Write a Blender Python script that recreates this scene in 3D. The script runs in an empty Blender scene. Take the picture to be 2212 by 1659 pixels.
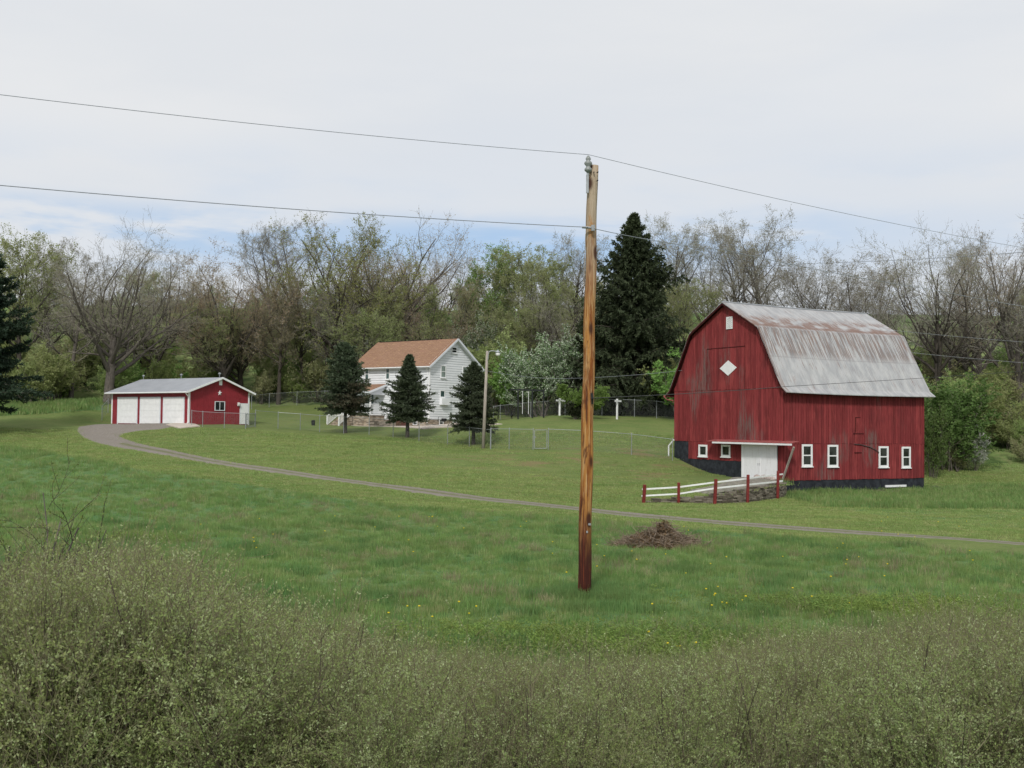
import bpy, math, random
import numpy as np
from mathutils import Matrix, Vector
random.seed(7)
RNG = np.random.default_rng(11)
SC = bpy.context.scene
COL = SC.collection
pi = math.pi

# ------------------------------------------------------------------ camera
F = 2430.0; CU, CV = 1106.0, 829.5          # reading scale: 2212 x 1659
PITCH = math.atan(88.5 / F); ROLL = math.radians(0.6)
ROT = Matrix.Rotation(pi / 2 + PITCH, 3, 'X') @ Matrix.Rotation(ROLL, 3, 'Z')
cam = bpy.data.cameras.new('camera'); camo = bpy.data.objects.new('camera', cam); COL.objects.link(camo)
camo.rotation_euler = ROT.to_euler()
cam.sensor_width = 36; cam.lens = 36 * F / 2212; cam.clip_end = 3000; cam.clip_start = .1
SC.camera = camo

def P(u, v, d):
    r = ROT @ Vector(((u - CU) / F, -(v - CV) / F, -1))
    return r * (d / r.y)

# ------------------------------------------------------------------ terrain
def hz(u): return 918 + (u - 1106) * math.tan(ROLL)
TH = math.radians(30)
BA = np.array([math.cos(TH), math.sin(TH)]); BB = np.array([-math.sin(TH), math.cos(TH)])
C0 = P(1693, 1067, 71.3); BO = np.array([C0.x, C0.y]); BZ = C0.z
common = []
def cp(u, v, d, L=common):
    p = P(u, v, d); L.append((p.x, p.y, p.z))
def cz(x, y, z, L=common): L.append((x, y, z))
for x in (-60, -30, -12, 0, 12, 30, 60):
    cz(x, -10, -1.0); cz(x, 4, -2.0); cz(x, 8.5, -3.3); cz(x, 12.5, -4.0); cz(x, 19, -4.0)
cp(1262, 1290, 26.8); cz(-12, 27, -3.95); cz(-35, 30, -3.9); cz(14, 30, -4.1); cz(35, 32, -4.2); cz(0, 38, -4.15); cz(-60, 40, -3.4)
cp(2212, 1177, 41.3); cp(1800, 1146, 46); cp(1430, 1119, 51.6); cp(1250, 1100, 55.5); cp(1000, 1073, 60.7); cp(830, 1051, 63)
cp(700, 1033, 65.5); cp(540, 1010, 69.4); cp(400, 986, 74); cp(300, 964, 80); cp(220, 943, 88); cp(165, 925, 93)
cp(0, 1100, 49); cp(0, 1010, 66); cp(0, 960, 82); cp(0, 915, 95); cp(-250, 960, 82)
cp(242, 913.5, 103); cp(407, 915.6, 96); cp(538, 918, 101); cp(437, 923.5, 93); cp(530, 926, 92.5)
cp(648, 931, 98); cp(742, 935, 96); cp(880, 947, 91); cp(966, 960.6, 87); cp(1043, 970, 83); cp(1168, 970, 81.5); cp(1364, 983, 81)
cp(600, 960, 84); cp(850, 985, 78); cp(1000, 1015, 72); cp(1200, 1030, 70); cp(1350, 1035, 71)
cp(926, 920, 106.5); cp(760, 918, 112); cp(1040, 917, 111); cp(620, 905, 110); cp(880, 921, 104)
cp(1118, 905, 101); cp(1208, 898, 105); cp(1332, 905, 102); cp(1418, 904, 105); cp(1250, 935, 91); cp(1400, 940, 91)
cp(1455, 986.8, 80.9); cp(600, 876, 125); cp(230, 868, 112); cp(60, 880, 112); cp(1100, 888, 118); cp(1300, 893, 114); cp(380, 880, 125); cp(860, 876, 125)
fr = BO + BA * 13.0; cz(fr[0], fr[1], BZ); fr = BO + BA * 6.5; cz(fr[0], fr[1], BZ)
fr = BO + BA * 3; cz(fr[0] + 1, fr[1] - 1.5, BZ)
cz(27, 67, -4.2); cz(38, 60, -4.2); cz(34, 72, -4.1); cz(44, 80, -3.6); cp(2212, 1040, 86); cp(2100, 960, 98); cp(2180, 905, 112)
cz(75, 70, -3.5); cz(70, 100, 1)
for x in (-110, -50, 0, 45, 100):
    cz(x, 140, 6.0 if x > -40 else 5.5); cz(x, 165, 12.0); cz(x, 190, 18.3); cz(x, 220, 22.3); cz(x, 300, 26.0); cz(x, 500, 20.0)
cz(-200, 60, -1); cz(200, 60, -1); cz(-250, 250, 22); cz(250, 250, 22); cz(-300, 700, 10); cz(300, 700, 10); cz(0, 800, 10)
# retaining wall: bottom and top lines (u, v_bottom, v_top, depth)
WL = [(1388, 1086.2, 1084.0, 61.9), (1464, 1085.9, 1078, 61.9), (1502, 1086.5, 1076, 61.9), (1541, 1087.6, 1070.5, 61.8),
      (1612, 1085.3, 1059.4, 63.0), (1677, 1076.4, 1047.5, 66.6), (1693, 1072, 1047, 68.6)]
lowp, highp = [], []
for (u, vb, vt, d) in WL:
    cp(u, vb, d, lowp); cp(u, vt, d, highp)
WB = np.array([(a[0], a[1], a[2]) for a in lowp]); WT = np.array([(a[0], a[1], a[2]) for a in highp])
cz(BO[0] - .4, BO[1] - .2, BZ, lowp); g = BO + BB * 2; cz(g[0] - .5, g[1], BZ + .4, lowp); cz(9, 57, -4.2, lowp); cz(15, 60, -4.2, lowp)
def gab(u, v):   # point of gable plane (local x = 0) seen at u, v
    r = ROT @ Vector(((u - CU) / F, -(v - CV) / F, -1))
    n = -BA; t = (n[0] * BO[0] + n[1] * BO[1]) / (n[0] * r.x + n[1] * r.y)
    q = r * t; return q
for (u, v) in ((1487.8, 1002), (1529, 1020), (1556, 1026), (1604, 1033), (1680, 1036.5)):
    q = gab(u, v); cz(q.x - .1, q.y, q.z, highp)
cp(1540, 1055, 66, highp); cp(1470, 1055, 66, highp)
def tps(pts):
    X = np.array(pts, float); n = len(X); XY = X[:, :2] / 50; 
    d = np.linalg.norm(XY[:, None] - XY[None], axis=2); K = np.where(d > 0, d * d * np.log(d + 1e-12), 0) + np.eye(n) * 2e-4
    A = np.zeros((n + 3, n + 3)); A[:n, :n] = K; A[:n, n] = 1; A[:n, n + 1:] = XY; A[n, :n] = 1; A[n + 1:, :n] = XY.T
    w = np.linalg.solve(A, np.r_[X[:, 2], 0, 0, 0])
    def f(x, y):
        x = np.atleast_1d(np.asarray(x, float)).ravel() / 50; y = np.atleast_1d(np.asarray(y, float)).ravel() / 50
        out = w[n] + w[n + 1] * x + w[n + 2] * y
        for i in range(n):
            r2 = (x - XY[i, 0]) ** 2 + (y - XY[i, 1]) ** 2
            out += w[i] * .5 * r2 * np.log(r2 + 1e-12)
        return out
    return f
HA_ = tps(common + lowp); HB_ = tps(common + highp)
def sm(a, b, x):
    t = np.clip((x - a) / (b - a), 0, 1); return t * t * (3 - 2 * t)
def H(x, y):
    x = np.atleast_1d(np.asarray(x, float)).ravel(); y = np.atleast_1d(np.asarray(y, float)).ravel()
    x, y = np.broadcast_arrays(x, y)
    a = HA_(x, y); b = HB_(x, y)
    wy = np.interp(x, WT[:, 0], WT[:, 1])
    xr = WT[-1, 0] + (y - WT[-1, 1]) * (BO[0] - WT[-1, 0]) / (BO[1] - WT[-1, 1])
    w = (y > wy + .12) * sm(WT[0, 0] - 5, WT[0, 0] + .5, x) * (x < xr + .05) * sm(88, 80, y)
    out = a + (b - a) * w
    # small undulation
    und = .05 * np.sin(x * .45 + 1.3) * np.sin(y * .37) + .03 * np.sin(x * 1.1 + y * .8)
    return out + und * sm(12, 30, np.abs(x - 18) + np.abs(y - 70) ) * (y < 120)
def hit(u, v, dmax=420):
    ds = np.concatenate([np.arange(8, 130, .1), np.arange(130, dmax, .5)])
    r = ROT @ Vector(((u - CU) / F, -(v - CV) / F, -1)); r = r / r.y
    z = r.z * ds; h = H(r.x * ds, ds); k = np.argmax(z < h)
    if not (z < h).any(): k = len(ds) - 1
    return Vector((r.x * ds[k], ds[k], h[k]))
def G(u, d):     # ground point on column u at depth d
    x = P(u, 950, d).x; return Vector((x, d, float(H(x, d)[0])))

# ------------------------------------------------------------------ node helpers
class NT:
    def __init__(s, tree): s.t = tree; s.n = tree.nodes; s.l = tree.links
    def new(s, ty, **kw):
        nd = s.n.new(ty)
        for k, v in kw.items(): setattr(nd, k, v)
        return nd
    def put(s, sock, val):
        if isinstance(val, bpy.types.NodeSocket): s.l.new(val, sock)
        elif val is not None:
            if isinstance(val, (tuple, list)) and len(val) == 3 and sock.type == 'RGBA': val = (*val, 1)
            sock.default_value = val
    def math(s, op, a, b=None, c=None, clamp=False):
        nd = s.new('ShaderNodeMath', operation=op, use_clamp=clamp)
        for i, v in enumerate((a, b, c)):
            if v is not None: s.put(nd.inputs[i], v)
        return nd.outputs[0]
    def mix(s, f, a, b, blend='MIX'):
        nd = s.new('ShaderNodeMix', data_type='RGBA', blend_type=blend)
        s.put(nd.inputs[0], f); s.put(nd.inputs[6], a); s.put(nd.inputs[7], b); return nd.outputs[2]
    def noise(s, vec, scale, detail=3, rough=.55, map_scale=None, dist=0):
        if map_scale is not None:
            m = s.new('ShaderNodeMapping'); s.put(m.inputs[0], vec); m.inputs[3].default_value = map_scale; vec = m.outputs[0]
        nd = s.new('ShaderNodeTexNoise'); s.put(nd.inputs['Vector'], vec)
        nd.inputs['Scale'].default_value = scale; nd.inputs['Detail'].default_value = detail; nd.inputs['Roughness'].default_value = rough
        nd.inputs['Distortion'].default_value = dist
        return nd.outputs[0]
    def rng(s, v, a, b, c=0., d=1., smooth=True):
        nd = s.new('ShaderNodeMapRange', interpolation_type='SMOOTHSTEP' if smooth else 'LINEAR')
        s.put(nd.inputs[0], v)
        for i, q in zip((1, 2, 3, 4), (a, b, c, d)): nd.inputs[i].default_value = q
        return nd.outputs[0]
    def pos(s): return s.new('ShaderNodeNewGeometry').outputs['Position']
    def obj(s): return s.new('ShaderNodeTexCoord').outputs['Object']
    def uv(s): return s.new('ShaderNodeTexCoord').outputs['UV']
    def rnd(s): return s.new('ShaderNodeObjectInfo').outputs['Random']
    def attr(s, n): 
        nd = s.new('ShaderNodeAttribute'); nd.attribute_name = n; return nd.outputs['Fac']
    def xyz(s, v):
        nd = s.new('ShaderNodeSeparateXYZ'); s.put(nd.inputs[0], v); return nd.outputs
def material(name, fn, rough=.8, spec=.3, metal=0.):
    m = bpy.data.materials.new(name); m.use_nodes = True; t = m.node_tree; t.nodes.clear(); s = NT(t)
    out = s.new('ShaderNodeOutputMaterial'); b = s.new('ShaderNodeBsdfPrincipled')
    b.inputs['Roughness'].default_value = rough; b.inputs['Specular IOR Level'].default_value = spec; b.inputs['Metallic'].default_value = metal
    r = fn(s)
    bump = None
    if isinstance(r, tuple) and len(r) == 2 and isinstance(r[1], tuple): r, bump = r
    s.put(b.inputs['Base Color'], r)
    if bump:
        nb = s.new('ShaderNodeBump'); nb.inputs['Strength'].default_value = bump[1]; nb.inputs['Distance'].default_value = bump[2]
        s.put(nb.inputs['Height'], bump[0]); s.l.new(nb.outputs[0], b.inputs['Normal'])
    s.l.new(b.outputs[0], out.inputs[0]); return m
def plain(name, c, var=.15, scale=6, rough=.6, spec=.3, metal=0, ms=None, bump=0.):
    def fn(s):
        n = s.noise(s.obj(), scale, 4, .6, ms)
        lo = tuple(x * (1 - var) for x in c); hi = tuple(min(1, x * (1 + var)) for x in c)
        col = s.mix(s.rng(n, .3, .7), lo, hi)
        return (col, (n, bump, .02)) if bump else col
    return material(name, fn, rough, spec, metal)
def leafmat(name, c1, c2, c3=None, trans=.3, pscale=.25, rough=.7, fs=9., ms=None):
    m = bpy.data.materials.new(name); m.use_nodes = True; t = m.node_tree; t.nodes.clear(); s = NT(t)
    out = s.new('ShaderNodeOutputMaterial')
    pn = s.noise(s.pos(), pscale, 4, .55, ms)
    fine = s.noise(s.pos(), fs, 3)
    col = s.mix(s.rng(pn, .35, .65), c1, c2)
    if c3: col = s.mix(s.rng(fine, .48, .66), col, c3)
    if ms:   # turf: faint mowing passes
        w_ = s.new('ShaderNodeTexWave', wave_type='BANDS', bands_direction='Y'); mp = s.new('ShaderNodeMapping'); s.put(mp.inputs[0], s.pos()); mp.inputs[2].default_value = (0, 0, math.radians(24)); mp.inputs[3].default_value = (.35, .35, .35)
        s.l.new(mp.outputs[0], w_.inputs[0]); w_.inputs['Scale'].default_value = 1.; w_.inputs['Distortion'].default_value = 1.6; w_.inputs['Detail'].default_value = 2; col = s.mix(s.math('MULTIPLY', w_.outputs['Fac'], .40), col, (.33, .39, .15))
    hsv = s.new('ShaderNodeHueSaturation'); s.put(hsv.inputs['Color'], col)
    s.put(hsv.inputs['Value'], s.math('ADD', s.math('MULTIPLY', s.rnd(), .36), .82))
    s.put(hsv.inputs['Hue'], s.math('ADD', s.math('MULTIPLY', s.rnd(), .03), .485))
    col = hsv.outputs[0]
    d = s.new('ShaderNodeBsdfPrincipled'); s.put(d.inputs['Base Color'], col); d.inputs['Roughness'].default_value = rough; d.inputs['Specular IOR Level'].default_value = .25
    tr = s.new('ShaderNodeBsdfTranslucent'); s.put(tr.inputs[0], col)
    mx = s.new('ShaderNodeMixShader'); mx.inputs[0].default_value = trans
    s.l.new(d.outputs[0], mx.inputs[1]); s.l.new(tr.outputs[0], mx.inputs[2]); s.l.new(mx.outputs[0], out.inputs[0]); return m

# ------------------------------------------------------------------ object helpers
def tag(o, label=None, cat=None, group=None, kind=None):
    if label: o['label'] = label
    if cat: o['category'] = cat
    if group: o['group'] = group
    if kind: o['kind'] = kind
    return o
def thing(name, label, cat, loc=(0, 0, 0), rz=0., group=None):
    o = bpy.data.objects.new(name, None); COL.objects.link(o); o.location = loc; o.rotation_euler = (0, 0, rz)
    o.empty_display_size = .3
    return tag(o, label, cat, group)
def mk(name, verts, faces, mats, parent=None, smooth=False, midx=None, link=True):
    me = bpy.data.meshes.new(name)
    if isinstance(faces, np.ndarray):
        V = np.asarray(verts, np.float32).reshape(-1, 3); k = faces.shape[1]; nf = len(faces)
        me.vertices.add(len(V)); me.vertices.foreach_set('co', V.ravel())
        me.loops.add(nf * k); me.loops.foreach_set('vertex_index', faces.astype(np.int32).ravel())
        me.polygons.add(nf); me.polygons.foreach_set('loop_start', np.arange(0, nf * k, k, dtype=np.int32))
        me.update(calc_edges=True)
    else:
        me.from_pydata([tuple(v) for v in verts], [], faces)
    if not isinstance(mats, (list, tuple)): mats = [mats]
    for m in mats: me.materials.append(m)
    if midx is not None: me.polygons.foreach_set('material_index', np.asarray(midx, np.int32))
    if smooth: me.polygons.foreach_set('use_smooth', np.ones(len(me.polygons), bool))
    me.validate(); me.update()
    o = bpy.data.objects.new(name, me)
    if link: COL.objects.link(o)
    if parent: o.parent = parent
    return o
class MB:
    def __init__(s): s.v = []; s.f = []; s.r = []
    def add(s, vs, fs, rnd=None):
        b = len(s.v); s.v += [tuple(v) for v in vs]; s.f += [tuple(i + b for i in f) for f in fs]
        rr = random.random() if rnd is None else rnd; s.r += [rr] * len(vs)
    def box(s, x0, x1, y0, y1, z0, z1, rnd=None):
        s.add([(x0, y0, z0), (x1, y0, z0), (x1, y1, z0), (x0, y1, z0), (x0, y0, z1), (x1, y0, z1), (x1, y1, z1), (x0, y1, z1)],
              [(3, 2, 1, 0), (4, 5, 6, 7), (0, 1, 5, 4), (1, 2, 6, 5), (2, 3, 7, 6), (3, 0, 4, 7)], rnd)
    def hexa(s, p, rnd=None):   # 8 points: bottom 4, top 4
        s.add(p, [(3, 2, 1, 0), (4, 5, 6, 7), (0, 1, 5, 4), (1, 2, 6, 5), (2, 3, 7, 6), (3, 0, 4, 7)], rnd)
    def beam(s, a, b, w, h=None, up=(0, 0, 1)):
        a = Vector(a); b = Vector(b); h = h or w; d = (b - a).normalized(); upv = Vector(up)
        sx = d.cross(upv)
        if sx.length < 1e-4: sx = d.cross(Vector((1, 0, 0)))
        sx.normalize(); sy = sx.cross(d).normalized(); sx *= w / 2; sy *= h / 2
        s.hexa([a - sx - sy, a + sx - sy, a + sx + sy, a - sx + sy, b - sx - sy, b + sx - sy, b + sx + sy, b - sx + sy])
    def tube(s, pts, rad, n=8, cap=True):
        pts = [Vector(p) for p in pts]; rad = rad if isinstance(rad, (list, tuple)) else [rad] * len(pts)
        vs = []; fs = []
        for i, p in enumerate(pts):
            d = (pts[min(i + 1, len(pts) - 1)] - pts[max(i - 1, 0)]).normalized()
            a = d.cross(Vector((0, 0, 1)));
            if a.length < .05: a = d.cross(Vector((0, 1, 0)))
            a.normalize(); b = d.cross(a)
            for k in range(n):
                t = 2 * pi * k / n; vs.append(p + (a * math.cos(t) + b * math.sin(t)) * rad[i])
        for i in range(len(pts) - 1):
            for k in range(n): fs.append((i * n + k, i * n + (k + 1) % n, (i + 1) * n + (k + 1) % n, (i + 1) * n + k))
        if cap: fs.append(tuple(range(n - 1, -1, -1))); fs.append(tuple((len(pts) - 1) * n + k for k in range(n)))
        s.add(vs, fs)
    def prism(s, poly, axis, a, b):   # extrude a 2D polygon: axis 'x': poly in (y,z); 'y': poly in (x,z)
        n = len(poly); mkp = (lambda p, t: (t, p[0], p[1])) if axis == 'x' else ((lambda p, t: (p[0], t, p[1])) if axis == 'y' else (lambda p, t: (p[0], p[1], t)))
        vs = [mkp(p, a) for p in poly] + [mkp(p, b) for p in poly]
        s.add(vs, [tuple(range(n)), tuple(range(2 * n - 1, n - 1, -1))] + [(i, i + n, (i + 1) % n + n, (i + 1) % n) for i in range(n)])
    def build(s, name, m, parent=None, smooth=False):
        o = mk(name, s.v, s.f, m, parent, smooth)
        import bmesh
        bm = bmesh.new(); bm.from_mesh(o.data); bmesh.ops.recalc_face_normals(bm, faces=bm.faces); bm.to_mesh(o.data); bm.free()
        at = o.data.attributes.new('rnd', 'FLOAT', 'POINT'); at.data.foreach_set('value', np.array(s.r, np.float32))
        return o
def copy_tree(o, parent=None):
    c = o.copy(); COL.objects.link(c); c.parent = parent
    for ch in list(o.children): copy_tree(ch, c)
    return c

# ------------------------------------------------------------------ materials
def m_ground(s):
    p = s.pos(); x, y, z = s.xyz(p)[:3]
    n1 = s.noise(p, .35, 4); n2 = s.noise(p, 2.2, 5, .65); n3 = s.noise(p, 14, 3, .7); nb = s.noise(p, .12, 3)
    ny = s.noise(p, 1.0, 4, .6, (.25, 1.4, 1))
    lawn = s.mix(s.rng(n1, .35, .65), (.115, .17, .048), (.155, .20, .062))
    lawn = s.mix(s.math('MULTIPLY', s.rng(ny, .48, .68), .8), lawn, (.185, .195, .075)); lawn = s.mix(s.math('MULTIPLY', s.rng(s.noise(p, 3.2, 4, .75), .50, .66), .5), lawn, (.075, .12, .04)); lawn = s.mix(s.math('MULTIPLY', s.rng(s.noise(p, 5.5, 3, .75), .52, .68), .45), lawn, (.20, .225, .095))
    lawn = s.mix(s.math('MULTIPLY', s.rng(n2, .5, .75), .45), lawn, (.10, .155, .045))
    # mowing passes
    w = s.new('ShaderNodeTexWave', wave_type='BANDS', bands_direction='Y'); m = s.new('ShaderNodeMapping'); s.put(m.inputs[0], p)
    m.inputs[2].default_value = (0, 0, math.radians(24)); m.inputs[3].default_value = (.35, .35, .35); s.l.new(m.outputs[0], w.inputs[0])
    w.inputs['Scale'].default_value = 1.; w.inputs['Distortion'].default_value = 2.5; w.inputs['Detail'].default_value = 2
    lawn = s.mix(s.math('MULTIPLY', w.outputs['Fac'], .22), lawn, (.165, .19, .07))
    # thatch patches where the bank has been scalped
    sc = s.math('MULTIPLY', s.rng(s.noise(p, .55, 4, .6, (.5, 1.2, 1)), .52, .64), s.attr('scalp'))
    lawn = s.mix(s.math('MULTIPLY', sc, .8), lawn, (.21, .165, .085))
    fine = s.rng(n3, .3, .7, .78, 1.2, False)
    mea = s.mix(s.rng(n1, .35, .65), (.085, .17, .06), (.13, .20, .075))
    mea = s.mix(s.math('MULTIPLY', s.rng(n2, .52, .7), .5), mea, (.12, .13, .06))
    wood = s.mix(s.rng(n2, .35, .65), (.17, .25, .08), (.21, .23, .10))
    wood = s.mix(s.rng(n1, .45, .6), wood, (.06, .10, .03))
    hill = s.mix(s.rng(n1, .3, .7), (.11, .19, .055), (.13, .21, .065))
    edge = s.math('MULTIPLY', s.math('SUBTRACT', n2, .5), .9)
    c = s.mix(s.rng(s.math('ADD', s.attr('meadow'), edge), .38, .62), lawn, mea)
    c = s.mix(s.rng(s.math('ADD', s.attr('woods'), edge), .38, .62), c, wood)
    c = s.mix(s.attr('hill'), c, hill)
    mul = s.new('ShaderNodeVectorMath', operation='SCALE'); s.put(mul.inputs[0], c); s.put(mul.inputs[3], fine)
    return (mul.outputs[0], (n3, .5, .05))
M = {}
M['ground'] = material('ground', m_ground, .95, .1)
def m_gravel(s):
    p = s.pos(); n = s.noise(p, 18, 4, .7); n2 = s.noise(p, 1.1, 4)
    c = s.mix(s.rng(n, .35, .65), (.17, .15, .13), (.30, .27, .24)); c = s.mix(s.math('MULTIPLY', s.rng(n2, .45, .7), .5), c, (.20, .18, .14))
    g = s.math('MULTIPLY', s.rng(s.noise(p, 3, 4), .28, .46), s.attr('crown'))
    c = s.mix(g, c, (.14, .15, .07))
    e = s.math('ADD', s.attr('edge'), s.math('MULTIPLY', s.math('SUBTRACT', s.noise(p, 2.4, 5, .7), .5), 1.6)); c = s.mix(s.rng(e, .55, .85), c, (.13, .175, .055))
    return (c, (n, .4, .03))
M['gravel'] = material('gravel', m_gravel, .95, .1)
M['concrete'] = plain('concrete', (.22, .205, .175), .35, 3, .9, .1)
M['patio'] = plain('patio_concrete', (.50, .44, .38), .12, 2, .9, .1)
def m_barn(s):
    o = s.obj(); r = s.attr('rnd')
    base = s.mix(r, (.185, .030, .033), (.28, .048, .050))
    st = s.noise(o, 1.0, 6, .7, (5, 5, .5)); fine = s.noise(o, 1., 4, .7, (22, 22, 1.3))
    c = s.mix(s.math('MULTIPLY', s.rng(st, .45, .66), .7), base, (.125, .022, .022))
    c = s.mix(s.math('MULTIPLY', s.rng(fine, .5, .75), .6), c, (.37, .085, .08))
    c = s.mix(s.math('MULTIPLY', s.rng(fine, .48, .30), .5), c, (.10, .018, .018))
    big = s.noise(o, .42, 3, .5, (1, 1, .45)); pk = s.noise(o, 1., 6, .8, (9, 9, .9))
    wear = s.math('MULTIPLY', s.rng(big, .56, .66), s.rng(pk, .42, .6))
    dp = s.math('MULTIPLY', s.rng(s.noise(o, .75, 4, .65, (1.4, 1.4, .45)), .50, .66), .42); c = s.mix(dp, c, (.105, .024, .026))
    lp_ = s.math('MULTIPLY', s.rng(s.noise(o, .6, 3, .6, (2.2, 2.2, .6)), .56, .68), .4); c = s.mix(lp_, c, (.37, .075, .07))
    c = s.mix(s.math('MULTIPLY', wear, .85), c, (.16, .12, .11))
    return (c, (fine, .5, .02))
M['barn_red'] = material('weathered_red_boards', m_barn, .85, .15)
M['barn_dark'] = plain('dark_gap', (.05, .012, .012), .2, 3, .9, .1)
M['garage_red'] = plain('red_steel', (.255, .026, .036), .10, 2, .5, .35)
def m_black(s):
    n = s.noise(s.obj(), 2.2, 5, .65); n2 = s.noise(s.obj(), 12, 3, .6)
    c = s.mix(s.rng(n, .35, .7), (.010, .012, .017), (.035, .040, .050)); c = s.mix(s.math('MULTIPLY', s.rng(n2, .6, .75), .35), c, (.12, .115, .10))
    return (c, (n2, .4, .03))
M['black_base'] = material('black_tarred_foundation', m_black, .75, .3)
M['white'] = plain('white_paint', (.80, .81, .81), .05, 3, .5, .35)
def m_whitew(s):
    n = s.noise(s.obj(), 1., 4, .7, (8, 8, .8)); n2 = s.noise(s.obj(), 3, 4, .6)
    c = s.mix(s.rng(n, .5, .8), (.78, .79, .80), (.62, .61, .60)); return s.mix(s.math('MULTIPLY', s.rng(n2, .6, .75), .3), c, (.5, .48, .44))
M['whitew'] = material('worn_white_paint', m_whitew, .7, .2)
M['siding'] = plain('white_siding', (.80, .82, .84), .04, 1.5, .5, .35)
M['sidingside'] = M['siding']
M['trim'] = plain('grey_white_trim', (.68, .71, .75), .05, 3, .5, .3)
def m_roofbarn(s):
    uv = s.uv(); X, Y, _ = s.xyz(uv)[:3]     # metres along, metres down the slope
    w = s.math('SINE', s.math('MULTIPLY', X, 2 * pi / .152))
    st = s.noise(uv, 1., 5, .7, (4.2, .22, 1)); st2 = s.noise(uv, 1., 4, .7, (11, .55, 1)); bl = s.noise(uv, .9, 4, .6); sm_ = s.noise(uv, 1.6, 4, .6, (1.4, .5, 1))
    c = s.mix(s.rng(sm_, .35, .65), (.33, .335, .345), (.45, .45, .45))
    c = s.mix(s.math('MULTIPLY', s.rng(s.noise(uv, 1., 3, .6, (3, .25, 1)), .45, .7), .4), c, (.52, .52, .50))
    rust = (.19, .10, .066); dk = (.13, .12, .115)
    # upper slope: rust pooling above the break; lower slope: streaks running down from it
    up = s.math('MULTIPLY', s.rng(Y, .9, 3.3, .0, 1.), s.rng(Y, 3.75, 3.6, 0, 1))
    f1 = s.rng(s.math('ADD', s.math('MULTIPLY', up, .24), st2), .54, .70)
    f1 = s.math('MULTIPLY', f1, s.rng(bl, .36, .56))
    lo = s.math('MULTIPLY', s.rng(Y, 3.35, 3.6), s.rng(s.math('ADD', Y, s.math('MULTIPLY', st2, 1.2)), 7.1, 6.3, 0, 1))
    f2 = s.math('MULTIPLY', s.rng(s.math('ADD', st, s.math('MULTIPLY', s.math('SUBTRACT', st2, .5), .7)), .44, .53), lo)
    c = s.mix(s.math('MULTIPLY', f1, .9), c, rust)
    c = s.mix(s.math('MULTIPLY', f2, .72), c, s.mix(s.rng(st2, .42, .62), dk, rust))
    ln = s.math('MULTIPLY', s.rng(Y, 3.3, 3.5), s.rng(Y, 3.9, 3.65)); c = s.mix(s.math('MULTIPLY', ln, s.rng(st2, .35, .6, .25, .8)), c, rust)
    lap = s.math('MULTIPLY', s.rng(Y, 6.15, 6.2), s.rng(Y, 6.27, 6.22)); c = s.mix(s.math('MULTIPLY', lap, .35), c, (.2, .19, .19))
    edge = s.math('MULTIPLY', s.rng(X, .55, .05), s.rng(st2, .40, .62)); c = s.mix(s.math('MULTIPLY', edge, .8), c, rust)
    return (c, (w, .25, .02))
M['roofbarn'] = material('rusty_galvanised_roof', m_roofbarn, .5, .45, .15)
def m_shingle(s):
    uv = s.uv(); br = s.new('ShaderNodeTexBrick'); s.put(br.inputs[0], uv); br.inputs['Scale'].default_value = 1
    br.inputs['Brick Width'].default_value = .45; br.inputs['Row Height'].default_value = .15; br.inputs['Mortar Size'].default_value = .012; br.offset = .37
    br.inputs['Color1'].default_value = (.26, .152, .098, 1); br.inputs['Color2'].default_value = (.31, .19, .125, 1); br.inputs['Mortar'].default_value = (.17, .095, .065, 1)
    n = s.noise(uv, 2.2, 3, .6, (.8, 3.4, 1)); c = s.mix(s.math('MULTIPLY', s.rng(n, .57, .68), .6), br.outputs[0], (.46, .31, .15))
    return s.mix(s.math('MULTIPLY', s.rng(s.noise(uv, .7, 3), .5, .7), .4), c, (.30, .17, .12))
M['shingle'] = material('brown_shingles', m_shingle, .9, .15)
def m_steelroof(s):
    X = s.xyz(s.uv())[0]; w = s.math('PINGPONG', X, .115)
    c = s.mix(s.rng(s.noise(s.uv(), .8, 3), .3, .7), (.31, .325, .35), (.36, .375, .40)); return (c, (s.rng(w, .0, .03), .5, .03))
M['steelroof'] = material('grey_steel_roof', m_steelroof, .5, .4, .1)
M['tin_red'] = plain('faded_red_tin', (.30, .085, .08), .3, 5, .6, .3)
def m_stone(s):
    v = s.new('ShaderNodeTexVoronoi'); m = s.new('ShaderNodeMapping'); s.put(m.inputs[0], s.obj()); m.inputs[3].default_value = (2.2, 2.2, 7.5); s.l.new(m.outputs[0], v.inputs[0]); v.inputs['Scale'].default_value = 1
    sp = s.new('ShaderNodeSeparateColor'); s.l.new(v.outputs['Color'], sp.inputs[0])
    c = s.mix(sp.outputs[0], (.30, .22, .14), (.50, .42, .32)); c = s.mix(s.math('MULTIPLY', sp.outputs[1], .6), c, (.36, .33, .30))
    c = s.mix(s.rng(v.outputs['Distance'], .42, .62, 0, .7), c, (.14, .11, .08)); return c
M['stone'] = material('coursed_stone', m_stone, .9, .15)
def m_dry(s):
    n = s.noise(s.obj(), 9, 4, .7); c = s.mix(s.attr('rnd'), (.085, .07, .055), (.30, .265, .22)); return (s.mix(s.math('MULTIPLY', s.rng(n, .45, .7), .5), c, (.17, .16, .11)), (n, .5, .03))
M['drystone'] = material('dry_stone', m_dry, .95, .1)
M['rock'] = plain('rock', (.40, .34, .31), .3, 5, .9, .15, bump=.4)
M['steel'] = plain('galvanised_steel', (.31, .33, .34), .12, 8, .45, .5, .3)
M['greypole'] = plain('grey_weathered_wood', (.36, .32, .28), .25, 2, .9, .1, ms=(12, 12, .8))
M['redpost'] = plain('red_post_paint', (.19, .032, .030), .35, 6, .7, .2, ms=(5, 5, 1))
M['blackpost'] = plain('black_paint', (.012, .015, .015), .2, 6, .6, .3)
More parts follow.
